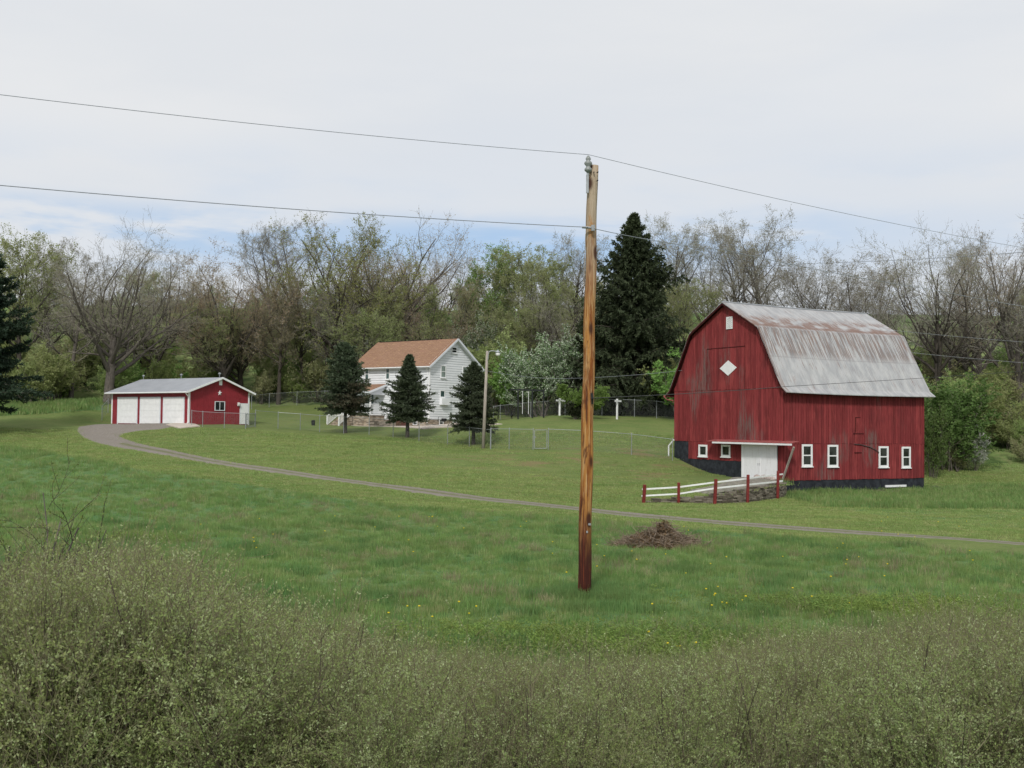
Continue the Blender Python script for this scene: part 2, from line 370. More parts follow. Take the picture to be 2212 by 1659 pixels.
M['blackpl'] = plain('black_plastic', (.015, .017, .018), .2, 6, .5, .3)
M['brownwood'] = plain('brown_wood', (.12, .075, .05), .3, 4, .85, .15, ms=(1, 8, 1))
M['tarp'] = plain('brown_metal_door', (.13, .055, .045), .2, 3, .6, .2)
M['stick'] = plain('dead_branch', (.23, .18, .135), .4, 3, .9, .1)
M['wire'] = plain('aluminium_wire', (.26, .28, .31), .1, 8, .5, .4, .2)
M['cable'] = plain('black_cable', (.06, .06, .06), .1, 8, .6, .3)
M['ceramic'] = plain('insulator_ceramic', (.24, .26, .25), .1, 8, .3, .5)
M['redcloth'] = plain('red_decoration', (.45, .03, .04), .2, 8, .8, .2)
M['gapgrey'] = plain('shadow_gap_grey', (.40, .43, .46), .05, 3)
M['meshwire'] = plain('dull_fence_wire', (.17, .18, .18), .1, 8, .6, .3)
M['glasslamp'] = plain('lamp_glass', (.75, .76, .74), .05, 8, .3, .5)
def m_glass(s):
    n = s.noise(s.obj(), 1.3, 2); return s.mix(s.rng(n, .4, .65), (.010, .012, .013), (.04, .045, .045))
M['glass'] = material('dark_window_glass', m_glass, .12, .5)
M['glassg'] = plain('curtained_glass', (.22, .27, .25), .3, 1.5, .25, .5)
M['glassd'] = plain('green_grey_glass', (.05, .09, .085), .3, 1.5, .2, .5)
def m_pole(s):
    o = s.obj(); x, y, z = s.xyz(o)[:3]
    st = s.noise(o, 1., 6, .7, (12, 12, .55)); st2 = s.noise(o, 1., 5, .7, (30, 30, 1.2)); pt = s.noise(o, 1., 4, .6, (4.5, 4.5, 1.0), .4)
    zz = s.math('ADD', z, s.math('MULTIPLY', s.math('SUBTRACT', st, .5), 3.))
    org = s.mix(s.rng(st, .42, .58), (.20, .060, .012), (.42, .20, .052))
    org = s.mix(s.math('MULTIPLY', s.rng(st2, .51, .64), .85), org, (.50, .33, .16))
    org = s.mix(s.math('MULTIPLY', s.rng(pt, .54, .64), .85), org, (.075, .022, .010))
    gry = s.mix(s.rng(st, .4, .6), (.33, .25, .17), (.43, .35, .25)); gry = s.mix(s.math('MULTIPLY', s.rng(pt, .56, .66), .75), gry, (.38, .19, .06))
    c = s.mix(s.rng(zz, 6.6, 9.2), org, gry)
    drk = s.mix(s.rng(st2, .48, .66), (.050, .012, .008), (.17, .038, .014))
    c = s.mix(s.rng(zz, 2.7, .8), c, drk)
    v = s.new('ShaderNodeTexVoronoi'); m = s.new('ShaderNodeMapping'); s.put(m.inputs[0], o); m.inputs[3].default_value = (3.2, 3.2, 1.25); s.l.new(m.outputs[0], v.inputs[0]); v.inputs['Scale'].default_value = 1
    c = s.mix(s.math('MULTIPLY', s.rng(v.outputs['Distance'], .30, .14), .95), c, (.055, .018, .010))
    ck = s.noise(o, 1., 3, .6, (16, 16, .35), .3); c = s.mix(s.math('MULTIPLY', s.rng(ck, .635, .66), .8), c, (.05, .022, .012))
    return (c, (st2, .8, .03))
M['pole'] = material('treated_pine_pole', m_pole, .7, .25)
M['bark'] = plain('grey_bark', (.120, .106, .092), .35, 3, .95, .1, ms=(5, 5, 1))
M['barkd'] = plain('dark_bark', (.075, .065, .055), .35, 3, .95, .1, ms=(5, 5, 1))
M['scrubstem'] = plain('scrub_stems', (.075, .062, .05), .35, 3, .9, .1)
M['scrubtwig'] = plain('scrub_twigs', (.225, .205, .125), .3, 1, .9, .1)
M['twig'] = plain('twigs', (.27, .245, .20), .3, 1, .95, .1)
M['twigp'] = plain('pale_twigs', (.33, .31, .27), .25, 1, .95, .1)
LM = {
 'pink': leafmat('reddish_buds', (.38, .29, .19), (.40, .35, .19), (.34, .23, .16), .45),
 'grey': leafmat('grey_green_buds', (.25, .26, .16), (.30, .29, .19), (.21, .19, .14), .4),
 'yellow': leafmat('yellow_green_leaves', (.33, .38, .10), (.28, .32, .10), (.22, .25, .09), .4),
 'olive': leafmat('olive_leaves', (.31, .37, .14), (.36, .40, .17), (.28, .29, .14), .5),
 'fresh': leafmat('fresh_green_leaves', (.22, .36, .09), (.17, .29, .07), (.28, .42, .13), .4),
 'brown': leafmat('brown_buds', (.32, .30, .16), (.29, .29, .15), (.36, .28, .16), .45),
 'pale': leafmat('pale_buds', (.38, .39, .28), (.33, .34, .23), (.27, .25, .18), .4),
 'white': leafmat('white_blossom', (.56, .56, .52), (.46, .48, .43), (.16, .22, .11), .2),
 'white2': leafmat('greenish_blossom', (.15, .24, .085), (.12, .20, .07), (.85, .85, .78), .2, .3),
 'shrub': leafmat('shrub_leaves', (.29, .40, .13), (.33, .39, .15), (.27, .29, .13), .5),
 'shrubd': leafmat('dark_green_shrub_leaves', (.12, .21, .055), (.15, .24, .07), (.10, .15, .05), .4),
 'shrubb': leafmat('brown_shrub_leaves', (.34, .34, .18), (.37, .34, .20), (.30, .36, .15), .5),
 'needle': leafmat('spruce_needles', (.050, .072, .036), (.068, .092, .046), (.125, .155, .10), .15, .9),
 'needled': leafmat('dark_needles', (.030, .042, .020), (.045, .058, .027), (.07, .085, .038), .15, .3),
 'needlebl': leafmat('blue_green_needles', (.020, .040, .024), (.032, .056, .032), (.050, .08, .046), .15, .3),
 'needlebr': leafmat('browning_needles', (.06, .062, .038), (.095, .075, .050), (.045, .07, .04), .15, .5),
 'willow': leafmat('willow_buds', (.285, .34, .122), (.24, .29, .104), (.44, .49, .27), .4, .35),
 'grass': leafmat('meadow_grass', (.165, .275, .080), (.23, .335, .105), (.33, .36, .16), .4, .45, .7, 2.2),
 'grassd': leafmat('dark_meadow_grass', (.135, .245, .080), (.17, .27, .09), None, .4, .6),
 'turf': leafmat('lawn_turf', (.19, .295, .080), (.29, .365, .115), (.35, .37, .155), .35, .55, .7, 1.6, (.35, 1.3, 1)),
 'dry': leafmat('dry_grass', (.30, .27, .16), (.24, .24, .12), None, .3, .3),
 'lime': leafmat('lime_weeds', (.22, .30, .07), (.17, .25, .06), None, .3, .3),
 'dead': leafmat('dead_leaves', (.16, .10, .055), (.10, .065, .04), (.24, .15, .08), .1, 1.),
}
M['yellowfl'] = plain('dandelion_yellow', (.80, .62, .03), .1, 5, .7, .2)
M['stem'] = plain('green_stem', (.12, .2, .06), .1, 5, .7, .2)

# ------------------------------------------------------------------ ground mesh
def lines(*segs):
    out = []
    for a, b, st in segs: out += list(np.arange(a, b - 1e-6, st))
    return np.array(out + [segs[-1][1]])
gx = lines((-320, -140, 15), (-140, -56, 4), (-56, 7, .5), (7, 19, .2), (19, 56, .5), (56, 140, 4), (140, 320, 15))
gy = lines((-12, 8, 1), (8, 60, .5), (60, 73, .2), (73, 112, .5), (112, 200, 2), (200, 300, 5), (300, 760, 20))
GX, GY = np.meshgrid(gx, gy); gz = H(GX.ravel(), GY.ravel()); nx, ny = len(gx), len(gy)
V = np.c_[GX.ravel(), GY.ravel(), gz]
i, j = np.meshgrid(np.arange(nx - 1), np.arange(ny - 1)); a = (j * nx + i).ravel()
ground = mk('ground', V, np.c_[a, a + 1, a + nx + 1, a + nx], M['ground'], smooth=True); tag(ground, kind='structure')
def inpoly(x, y, poly):
    c = np.zeros(len(x), bool); n = len(poly)
    for k in range(n):
        x1, y1 = poly[k][:2]; x2, y2 = poly[(k + 1) % n][:2]
        if y1 == y2: continue
        c ^= ((y1 > y) != (y2 > y)) & (x < (x2 - x1) * (y - y1) / (y2 - y1) + x1)
    return c
edge_uv = [(-300, 960), (0, 966), (80, 974), (150, 986), (250, 1004), (340, 1021), (450, 1036), (560, 1051), (660, 1066), (760, 1080), (880, 1094), (1000, 1104), (1120, 1112), (1250, 1119), (1400, 1135), (1560, 1149), (1700, 1160), (1950, 1178), (2212, 1200)]
edge = [hit(u, v) for u, v in edge_uv]
MEADOW = [(-70, -12)] + [(-70, edge[0].y)] + [(p.x, p.y) for p in edge] + [(60, edge[-1].y - 2), (60, -12)]
pe = [hit(u, v) for u, v in [(1700, 1074), (1760, 1088), (1820, 1102), (1920, 1117), (2060, 1130), (2212, 1142), (2400, 1160)]]
PASTURE = [(p.x, p.y) for p in pe] + [(80, 75), (60, 88), (40, 84), (BO[0] + 11, BO[1] + 8), (BO[0], BO[1] + .5)]
lf = [(-140, 106), (G(0, 104).x, 103), (G(120, 104).x, 106), (G(235, 110).x, 108), (G(235, 118).x, 118), (-140, 118)]
X_, Y_ = V[:, 0], V[:, 1]
mead = (inpoly(X_, Y_, MEADOW) | inpoly(X_, Y_, PASTURE) | inpoly(X_, Y_, lf)).astype(np.float32)
wl = np.interp(X_, [-60, -45, -30, -10, 0, 18, 25, 45, 60], [112, 112, 124, 126, 121, 109, 93, 87, 87])
woods = sm(-1, 2, Y_ - wl).astype(np.float32) * (Y_ < 188)
hill = sm(175, 192, Y_).astype(np.float32)
scp = hit(1380, 1010)
scalp = np.exp(-(((X_ - scp.x) / 13) ** 2 + ((Y_ - scp.y) / 7) ** 2)).astype(np.float32)
for nm, arr in (('meadow', mead), ('woods', woods), ('hill', hill), ('scalp', np.clip(scalp * 1.6, 0, 1))):
    at = ground.data.attributes.new(nm, 'FLOAT', 'POINT'); at.data.foreach_set('value', np.asarray(arr, np.float32))

# ------------------------------------------------------------------ driveway
lowe = [(2420, 1196), (2212, 1182), (1950, 1164), (1700, 1147), (1560, 1136), (1430, 1124), (1250, 1106), (1120, 1092), (1000, 1079), (830, 1056), (700, 1038), (540, 1016), (400, 993), (330, 981), (260, 969), (200, 956), (172, 942), (160, 930), (163, 921), (200, 917), (241.5, 913.6)]
uppe = [(2420, 1186), (2212, 1172), (1950, 1154), (1700, 1136), (1560, 1125), (1430, 1113), (1250, 1095), (1120, 1081), (1000, 1067), (830, 1046), (700, 1028), (540, 1005), (400, 979), (340, 966), (300, 956), (275, 948), (264, 942), (276, 936), (310, 931), (360, 928), (407, 917)]
A = [hit(*p) for p in lowe]; B = [hit(*p) for p in uppe]
def resample(pts, n):
    pts = np.array(pts); idx = np.linspace(0, len(pts) - 1, n); out = np.stack([np.interp(idx, np.arange(len(pts)), pts[:, k]) for k in range(3)], 1)
    for _ in range(6): out[1:-1] = (out[:-2] + out[1:-1] * 2 + out[2:]) / 4
    return out
Na = 420; A = resample(A, Na); B = resample(B, Na); nc = 17; lowS, uppS = A.copy(), B.copy()
t = np.linspace(0.04, .96, nc)[None, :, None]; S = A[:, None] * (1 - t) + B[:, None] * t
S[:, :, 2] = H(S[:, :, 0], S[:, :, 1]).reshape(Na, nc) + .035; S[:, 0, 2] -= .05; S[:, -1, 2] -= .05
i, j = np.meshgrid(np.arange(nc - 1), np.arange(Na - 1)); a = (j * nc + i).ravel()
drive = mk('driveway', S.reshape(-1, 3), np.c_[a, a + 1, a + nc + 1, a + nc], M['gravel'], smooth=True); tag(drive, kind='structure')
crown = (np.exp(-((np.linspace(0, 1, nc) - .5) / .13) ** 2)[None, :] * (np.arange(Na) < Na * .72)[:, None]).astype(np.float32)
ed_ = np.clip(np.abs(np.linspace(-1, 1, nc)) ** 3, 0, 1)[None, :] * np.interp(np.arange(Na), [0, Na * .5, Na * .75, Na], [1.0, .9, .75, .55])[:, None] + np.interp(np.arange(Na), [0, Na * .35, Na * .6], [.34, .2, 0])[:, None]
at = drive.data.attributes.new('edge', 'FLOAT', 'POINT'); at.data.foreach_set('value', ed_.astype(np.float32).ravel())
at = drive.data.attributes.new('crown', 'FLOAT', 'POINT'); at.data.foreach_set('value', crown.ravel())
def sheet(name, uvs, m, lift=.06, sub=6):   # flat pad draped on the ground: fan polygon subdivided towards centre
    pts = np.array([hit(u, v) for u, v in uvs]); nb = len(pts)
    ring = []
    for k in range(nb):
        for q in range(sub): ring.append(pts[k] * (1 - q / sub) + pts[(k + 1) % nb] * q / sub)
    ring = np.array(ring); c = ring.mean(0); R = 8; vs = []
    for r in range(R): vs.append(c + (ring - c) * (1 - r / R))
    vs = np.array(vs); n = len(ring); vs[:, :, 2] = H(vs[:, :, 0], vs[:, :, 1]).reshape(R, n) + lift; vs = np.concatenate([vs.reshape(-1, 3), ring - [0, 0, .12] , [[c[0], c[1], float(H(c[0], c[1])[0]) + lift]]])
    fs = []
    for r in range(R - 1):
        for k in range(n): fs.append((r * n + k, r * n + (k + 1) % n, (r + 1) * n + (k + 1) % n, (r + 1) * n + k))
    for k in range(n): fs.append(((R - 1) * n + k, (R - 1) * n + (k + 1) % n, len(vs) - 1)); fs.append((R * n + k, R * n + (k + 1) % n, (k + 1) % n, k))
    return tag(mk(name, vs, fs, m), kind='structure')
sheet('patio', [(758, 919.5), (830, 922), (915, 927.5), (985, 923), (1085, 917), (1040, 914.5), (930, 914)], M['patio'])
sheet('path', [(358, 919), (405, 914.8), (432, 922), (390, 927)], M['patio'], .075)

# ------------------------------------------------------------------ building frames
class Frame:
    def __init__(s, o, rz): s.o = Vector(o); s.rz = rz; s.R = Matrix.Rotation(rz, 3, 'Z'); s.Ri = s.R.transposed()
    def ray(s, u, v, plane, off=0.):     # plane 'x' or 'y' at local coordinate off -> local point
        r = s.Ri @ (ROT @ Vector(((u - CU) / F, -(v - CV) / F, -1))); o = s.Ri @ (-s.o)
        k = 0 if plane == 'x' else 1; t = (off - o[k]) / r[k]; return o + r * t
    def w(s, p): return s.o + s.R @ Vector(p)
def window(fr, parent, plane, off, u0, v0, u1, v1, fw, mframe, mglass, mull='h', proud=.05, sill=False):
    a = fr.ray(u0, v0, plane, off); b = fr.ray(u1, v1, plane, off); k = 1 if plane == 'x' else 0
    l0, l1 = sorted((a[k], b[k])); z0, z1 = sorted((a.z, b.z))
    def bx(mb, p0, p1, q0, q1, d0, d1):
        if plane == 'x': mb.box(off - d1, off - d0, p0, p1, q0, q1)
        else: mb.box(p0, p1, off - d1, off - d0, q0, q1)
    w_ = MB(); bx(w_, l0, l0 + fw, z0, z1, 0, proud); bx(w_, l1 - fw, l1, z0, z1, 0, proud); bx(w_, l0 + fw, l1 - fw, z1 - fw, z1, 0, proud); bx(w_, l0 + fw, l1 - fw, z0, z0 + fw, 0, proud)
    zm = (z0 + z1) / 2; lm = (l0 + l1) / 2
    if mull == 'h': bx(w_, l0 + fw, l1 - fw, zm - fw * .3, zm + fw * .3, .005, proud * .7)
    if mull == 'v': bx(w_, lm - fw * .4, lm + fw * .4, z0 + fw, z1 - fw, .005, proud * .7)
    if mull == 'x':
        bx(w_, l0 + fw, l1 - fw, zm - fw * .3, zm + fw * .3, .005, proud * .7)
    f = w_.build('window', mframe, parent)
    g = MB(); bx(g, l0 + fw, l1 - fw, z0 + fw, z1 - fw, .002, .012); g.build('pane', mglass, f)
    if sill: g = MB(); bx(g, l0 - .04, l1 + .04, z0 - .06, z0 - .002, .0, proud + .05); g.build('sill', mframe, f)
    return f

# ------------------------------------------------------------------ barn
FB = Frame((BO[0], BO[1], BZ), TH)
LB = FB.ray(1996, 1058, 'y').x; WBn = FB.ray(1457, 960, 'x').y
zE = FB.ray(1696, 845, 'x').z + .25; zband = FB.ray(1694, 838, 'x').z; zseam = FB.ray(1694, 958, 'x').z; zred = FB.ray(1693, 1038, 'y').z
rg = FB.ray(1570.8, 650, 'x', -.5); zR = rg.z; yc = WBn / 2
br = FB.ray(1632.6, 705, 'x', -.5); zBk = br.z; hb = yc - br.y
prof = [(-.55, zE - .28), (0.12, zE + .35), (yc - hb, zBk), (yc, zR), (yc + hb, zBk), (WBn - .12, zE + .35), (WBn + .55, zE - .28)]
def proz(y): return float(np.interp(y, [p[0] for p in prof], [p[1] for p in prof]))
barn = thing('barn', 'tall weathered red barn with white doors and rusty gambrel roof', 'barn', FB.o, TH)
mb = MB(); mb.prism([(0.03, zred), (0.03, zE + .05), (yc - hb, zBk - .12), (yc, zR - .12), (yc + hb, zBk - .12), (WBn - .03, zE + .05), (WBn - .03, zred)], 'x', .03, LB - .03)
mb.build('inner_wall', M['barn_dark'], barn)
# foundation: black masonry under the boards, stepped up at the uphill corner
pb = FB.ray(1487.8, 992, 'x').y; zlow = FB.ray(1560, 994, 'x').z
f = MB(); f.box(.0, LB, .0, WBn, -1.2, zred - .002)
f.box(-.012, .3, pb, WBn + .01, -.5, zseam - .002)
f.box(-.010, .3, FB.ray(1604, 1000, 'x').y, pb - .002, -.5, zlow - .002)
f.build('foundation', M['black_base'], barn)
def boards(plane, fa, fb_, zb, zt, off, th=.03, w=.235):
    mb = MB(); p = fa
    while p < fb_ - .02:
        q = min(p + w * random.uniform(.85, 1.15), fb_); g = .012; jt = random.uniform(0, .012)
        zb0 = zb(p) + random.uniform(-.02, .02) if callable(zb) else zb + random.uniform(-.03, .0)
        t0 = zt(p + g) if callable(zt) else zt; t1 = zt(q - g) if callable(zt) else zt
        a_, b_ = off - th - jt, off
        if plane == 'x': mb.hexa([(a_, p + g, zb0), (b_, p + g, zb0), (b_, q - g, zb0), (a_, q - g, zb0), (a_, p + g, t0), (b_, p + g, t0), (b_, q - g, t1), (a_, q - g, t1)])
        elif plane == 'y': mb.hexa([(p + g, a_, zb0), (p + g, b_, zb0), (q - g, b_, zb0), (q - g, a_, zb0), (p + g, a_, t0), (p + g, b_, t0), (q - g, b_, t1), (q - g, a_, t1)])
        else: mb.hexa([(b_, p + g, zb0), (a_ + 2 * th, p + g, zb0), (a_ + 2 * th, q - g, zb0), (b_, q - g, zb0), (b_, p + g, t0), (a_ + 2 * th, p + g, t0), (a_ + 2 * th, q - g, t1), (b_, q - g, t1)])
        p = q
    return mb
pt = lambda y: proz(y) - .14
boards('x', 0, WBn, zband + .02, pt, -.035).build('gable_boards', M['barn_red'], barn)
boards('x', 0, WBn, zseam, zband + .0, -.012).build('front_wall', M['barn_red'], barn)
ydr, ydl = FB.ray(1681, 1000, 'x').y, FB.ray(1604.5, 1000, 'x').y
boards('x', ydl, pb, lambda y: zlow, zseam - .03, .0).build('lower_front_wall', M['barn_red'], barn); boards('x', 0, ydr, zred, zseam - .03, .0).build('corner_board', M['barn_red'], barn)
boards('y', 0, LB, zseam, zE + .05, -.012).build('side_wall', M['barn_red'], barn)
boards('y', 0, LB, zred, zseam - .03, .0).build('lower_side_wall', M['barn_red'], barn)
bk = MB(); bk.prism([(0, zred), (0, zE), (yc - hb, zBk - .14), (yc, zR - .14), (yc + hb, zBk - .14), (WBn, zE), (WBn, zred)], 'x', LB - .028, LB); bk.box(0.04, LB - .04, WBn - .02, WBn, zred, zE); bk.build('back_wall', M['barn_red'], barn)
# roof with metres in its UV map
def roofmesh(name, prof, x0, x1, m, parent, thick=.05, split=None, sag=0.):
    vs = []; fs = []; uvs = []; n = len(prof); nseg = 24; pk = max(range(n), key=lambda k: prof[k][1])
    sd = [0] * n
    for k in range(pk + 1, n): sd[k] = sd[k - 1] + math.hypot(prof[k][0] - prof[k - 1][0], prof[k][1] - prof[k - 1][1])
    for k in range(pk - 1, -1, -1): sd[k] = sd[k + 1] + math.hypot(prof[k][0] - prof[k + 1][0], prof[k][1] - prof[k + 1][1])
    for layer in (0, 1):
        for s_ in range(nseg + 1):
            x = x0 + (x1 - x0) * s_ / nseg; sg = -sag * math.sin(pi * s_ / nseg)
            for k in range(n): vs.append((x, prof[k][0], prof[k][1] + sg - layer * thick)); uvs.append((x - x0, sd[k] + (40 if False else 0)))
    N1 = (nseg + 1) * n
    for s_ in range(nseg):
        for k in range(n - 1):
            a = s_ * n + k; fs.append((a, a + n, a + n + 1, a + 1)); b = a + N1; fs.append((b, b + 1, b + n + 1, b + n))
    for s_ in range(nseg):
        for k in (0, n - 1): a = s_ * n + k; fs.append((a, a + N1, a + N1 + n, a + n))
    for k in range(n - 1):
        for s_ in (0, nseg): a = s_ * n + k; fs.append((a, a + 1, a + 1 + N1, a + N1))
    nf_ = len(fs); ud = [1 if (min(f_) >= N1) else 0 for f_ in fs]; o = mk(name, vs, fs, [m, M['barn_dark'] if parent.name.startswith('barn') else M['trim']], parent, midx=ud); uvl = o.data.uv_layers.new(name='UVMap')  # barn roof underside coloured dark to stand in for the overhang's shadow
    for lp in o.data.loops: uvl.data[lp.index].uv = uvs[lp.vertex_index]
    return o
pr2 = [prof[0], (prof[1][0] - .04, prof[1][1])]
pr2 = [(-.62, zE - .30), (-.18, zE + .02), (.25, zE + .75), (yc - hb, zBk), (yc, zR), (yc + hb, zBk), (WBn - .25, zE + .75), (WBn + .18, zE + .02), (WBn + .62, zE - .30)]
rf = roofmesh('roof', pr2, -.38, LB + .45, M['roofbarn'], barn, .05, sag=.06)
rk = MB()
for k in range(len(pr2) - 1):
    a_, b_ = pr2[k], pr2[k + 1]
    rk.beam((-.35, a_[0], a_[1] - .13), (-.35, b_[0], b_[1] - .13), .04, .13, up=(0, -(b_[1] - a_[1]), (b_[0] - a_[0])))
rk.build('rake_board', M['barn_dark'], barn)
rc = MB(); rc.tube([(-.38, yc, zR + .02), (LB / 2, yc, zR - .03), (LB + .45, yc, zR + .02)], .05, 6); rc.build('ridge_cap', M['steelroof'], rf)
# gable door outlines, vent, diamond
tr = MB(); ya, yb_ = FB.ray(1611, 755, 'x').y, FB.ray(1529, 755, 'x').y; zd = FB.ray(1570, 751, 'x').z
tr.box(-.092, -.07, ya, yb_, zd - .02, zd + .02); tr.box(-.092, -.07, ya - .012, ya + .012, zband + .05, zd + 1.6); tr.box(-.092, -.07, yb_ - .012, yb_ + .012, zband + .05, zd - .03)
tr.build('hay_door_trim', M['barn_dark'], barn)
a = FB.ray(1569.6, 685, 'x', -.09); b = FB.ray(1582.6, 710, 'x', -.09); y0, y1 = sorted((a.y, b.y)); z0, z1 = sorted((a.z, b.z))
lv = MB()
for (p0, p1, q0, q1) in ((y0, y0 + .05, z0, z1), (y1 - .05, y1, z0, z1), (y0 + .05, y1 - .05, z0, z0 + .05), (y0 + .05, y1 - .05, z1 - .05, z1)): lv.box(-.13, -.09, p0, p1, q0, q1)
for k in range(-8, 9):
    for sg in (1, -1):
        pts = []
        for t_ in np.linspace(-.6, .6, 25):
            yy = (y0 + y1) / 2 + t_; zz = (z0 + z1) / 2 + sg * t_ + k * .13
            if y0 + .04 < yy < y1 - .04 and z0 + .04 < zz < z1 - .04: pts.append((yy, zz))
        if len(pts) > 1: lv.beam((-.115 - .01 * sg, *pts[0]), (-.115 - .01 * sg, *pts[-1]), .015, .04, up=(1, 0, 0)) if False else lv.beam((-.115 - .01 * sg, *pts[0]), (-.115 - .01 * sg, *pts[-1]), .045, .012, up=(1, 0, 0))
lvo = lv.build('lattice_vent', M['white'], barn); g = MB(); g.box(-.092, -.088, y0, y1, z0, z1); g.build('vent_back', M['glass'], lvo)
dc = FB.ray(1573, 795, 'x', -.09); hw = abs(FB.ray(1554.5, 795, 'x', -.09).y - FB.ray(1591, 795, 'x', -.09).y) / 2; hh = (FB.ray(1573, 779, 'x', -.09).z - FB.ray(1573, 812, 'x', -.09).z) / 2
g = MB(); 
for k in range(8):
    ya_, yb2 = dc.y - hw + k * hw / 4 + .006, dc.y - hw + (k + 1) * hw / 4 - .006
    ha, hb2 = hh * (1 - abs(ya_ - dc.y) / hw), hh * (1 - abs(yb2 - dc.y) / hw)
    g.hexa([(-.105, ya_, dc.z - ha), (-.08, ya_, dc.z - ha), (-.08, yb2, dc.z - hb2), (-.105, yb2, dc.z - hb2), (-.105, ya_, dc.z + ha), (-.08, ya_, dc.z + ha), (-.08, yb2, dc.z + hb2), (-.105, yb2, dc.z + hb2)])
g.build('diamond_panel', M['whitew'], barn)
for (u0, v0, u1, v1) in ((1510, 960.3, 1528.5, 986.5), (1559, 960.3, 1578.5, 987.2)): window(FB, barn, 'x', -.03, u0, v0, u1, v1, .13, M['white'], M['glass'], None, .06, True)
for (u0, v0, u1, v1) in ((1731.5, 959.7, 1754, 1007.5), (1787.2, 960.9, 1809.5, 1008.2), (1897.5, 964, 1918.2, 1009.1), (1947.3, 964.9, 1966.2, 1010)): window(FB, barn, 'y', -.03, u0, v0, u1, v1, .13, M['white'], M['glass'], 'h', .06, True)
# doors
zdt = FB.ray(1640, 959, 'x').z; zdb = FB.ray(1640, 1037, 'x').z - .15
ymid = FB.ray(1642.5, 1000, 'x').y
for (p, q) in ((ydr, ymid - .01), (ymid + .01, ydl)):
    g = MB(); n = 7
    for k in range(n): g.box(-.10, -.06, p + (q - p) * k / n + .004, p + (q - p) * (k + 1) / n - .004, zdb, zdt)
    for c_ in (p, q - .14): g.box(-.125, -.10, c_, c_ + .14, zdb, zdt)
    g.box(-.125, -.10, p + .14, q - .14, zdt - .16, zdt)
    dr = g.build('door', M['whitew'], barn); h_ = MB(); h_.box(-.14, -.127, (ymid - .10 if q < ymid else ymid + .07), (ymid - .07 if q < ymid else ymid + .10), zdb + 1.1, zdb + 1.25); h_.build('handle', M['steel'], dr)
# canopy over the door, running past the corner
yc0 = FB.ray(1545, 958, 'x').y; g = MB(); zc = zseam + .05; ye = -1.35
n = 22
for k in range(n):
    p, q = ye + (yc0 - ye) * k / n, ye + (yc0 - ye) * (k + 1) / n - .01; jz = random.uniform(-.012, .012)
    g.hexa([(-.75, p, zc - .03 + jz), (-.02, p, zc + .09 + jz), (-.02, q, zc + .09 + jz), (-.75, q, zc - .03 + jz), (-.75, p, zc + .0 + jz), (-.02, p, zc + .12 + jz), (-.02, q, zc + .12 + jz), (-.75, q, zc + .0 + jz)])
cano = g.build('door_canopy', M['tin_red'], barn)
g = MB(); g.box(-.79, -.755, ye - .15, yc0 - .6, zc - .15, zc - .04); g.build('fascia_board', M['whitew'], cano)
g = MB(); g.beam((-.45, ye, zc - .25), (-.12, .05, zred - .1), .10, .10); g.build('brace', M['greypole'], barn)
# shutters / outlines on the long wall
for (u0, v0, u1, v1) in ((1848, 901, 1858.5, 902.5), (1848, 901, 1849, 934), (1843.5, 936, 1866, 937.6), (1846, 977, 1861, 978.5)):
    a = FB.ray(u0, v0, 'y', -.06); b = FB.ray(u1, v1, 'y', -.06); g = MB(); g.box(a.x, b.x, -.075, -.05, b.z, a.z); g.build('hatch_trim', M['barn_dark'], barn)
g = MB(); a = [FB.ray(u, v, 'y', -.09) for u, v in ((1845, 959), (1862, 961), (1880, 966), (1892, 972), (1899, 978))]; g.tube(a, .025, 5); g.build('loose_cable', M['cable'], barn)
g = MB(); a = FB.ray(1912.5, 1050, 'y', -.03); b = FB.ray(1957, 1051.5, 'y', -.03); g.box(a.x, b.x, -.08, -.002, b.z, a.z + .06); g.build('white_board', M['whitew'], barn)
g = MB(); yo = WBn + .62; g.tube([(-.45, yo + .07, zE - .38), (LB + .4, yo + .07, zE - .42)], .07, 6); g.tube([(-.42, yo + .05, zE - .42), (-.3, yo - .1, zE - .62), (-.12, WBn - .02, zE - .70), (-.1, WBn + .08, zE - .8)], .04, 6)
g.build('gutter', M['tin_red'], barn)
g = MB(); a = FB.ray(1444.5, 960, 'x', -.25); b = FB.ray(1444.5, 986, 'x', -.25); g.tube([(-.1, WBn - .05, zseam + .05), (-.2, a.y - .08, a.z + .0), (-.25, a.y, a.z - .1), (-.25, a.y, b.z)], .055, 8); g.tube([(-.25, a.y, b.z), (-.35, a.y + .05, b.z - .12)], .06, 8)
g.build('downspout', M['white'], barn)

# ------------------------------------------------------------------ generic gabled building (gable wall y=0, long front wall x=0)
def stepz(uv): return uv
AG = math.radians(37)
og = P(407, 915.6, 96); FG = Frame(og, pi / 2 - AG)
WG = FG.ray(537.8, 880, 'y').x; LG = FG.ray(241.5, 880, 'x').y
zeG = FG.ray(407, 841.5, 'x').z; zrG = FG.ray(478, 815, 'y', -.3).z
gar = thing('garage', 'low red three-door garage with grey metal roof and white star', 'garage', FG.o, FG.rz)
g = MB(); wgt = WG / 2; sl = (zrG - zeG) / wgt
g.prism([(0, -.6), (WG, -.6), (WG, zeG - .02), (wgt, zrG - .08), (0, zeG - .02)], 'y', .0, LG); gw = g.build('wall', M['garage_red'], gar)
g = MB()
x_ = .12
while x_ < WG - .1:
    zt_ = zeG - .1 + sl * min(x_, WG - x_); g.box(x_, x_ + .03, -.018, 0, 0, zt_); x_ += .229
y_ = .12
while y_ < LG - .1: g.box(-.018, 0, y_, y_ + .03, 0, zeG - .05); y_ += .229
g.build('wall_ribs', M['garage_red'], gar)
prg = [(-.45, zeG - .45 * sl), (wgt, zrG), (WG + .45, zeG - .45 * sl)]
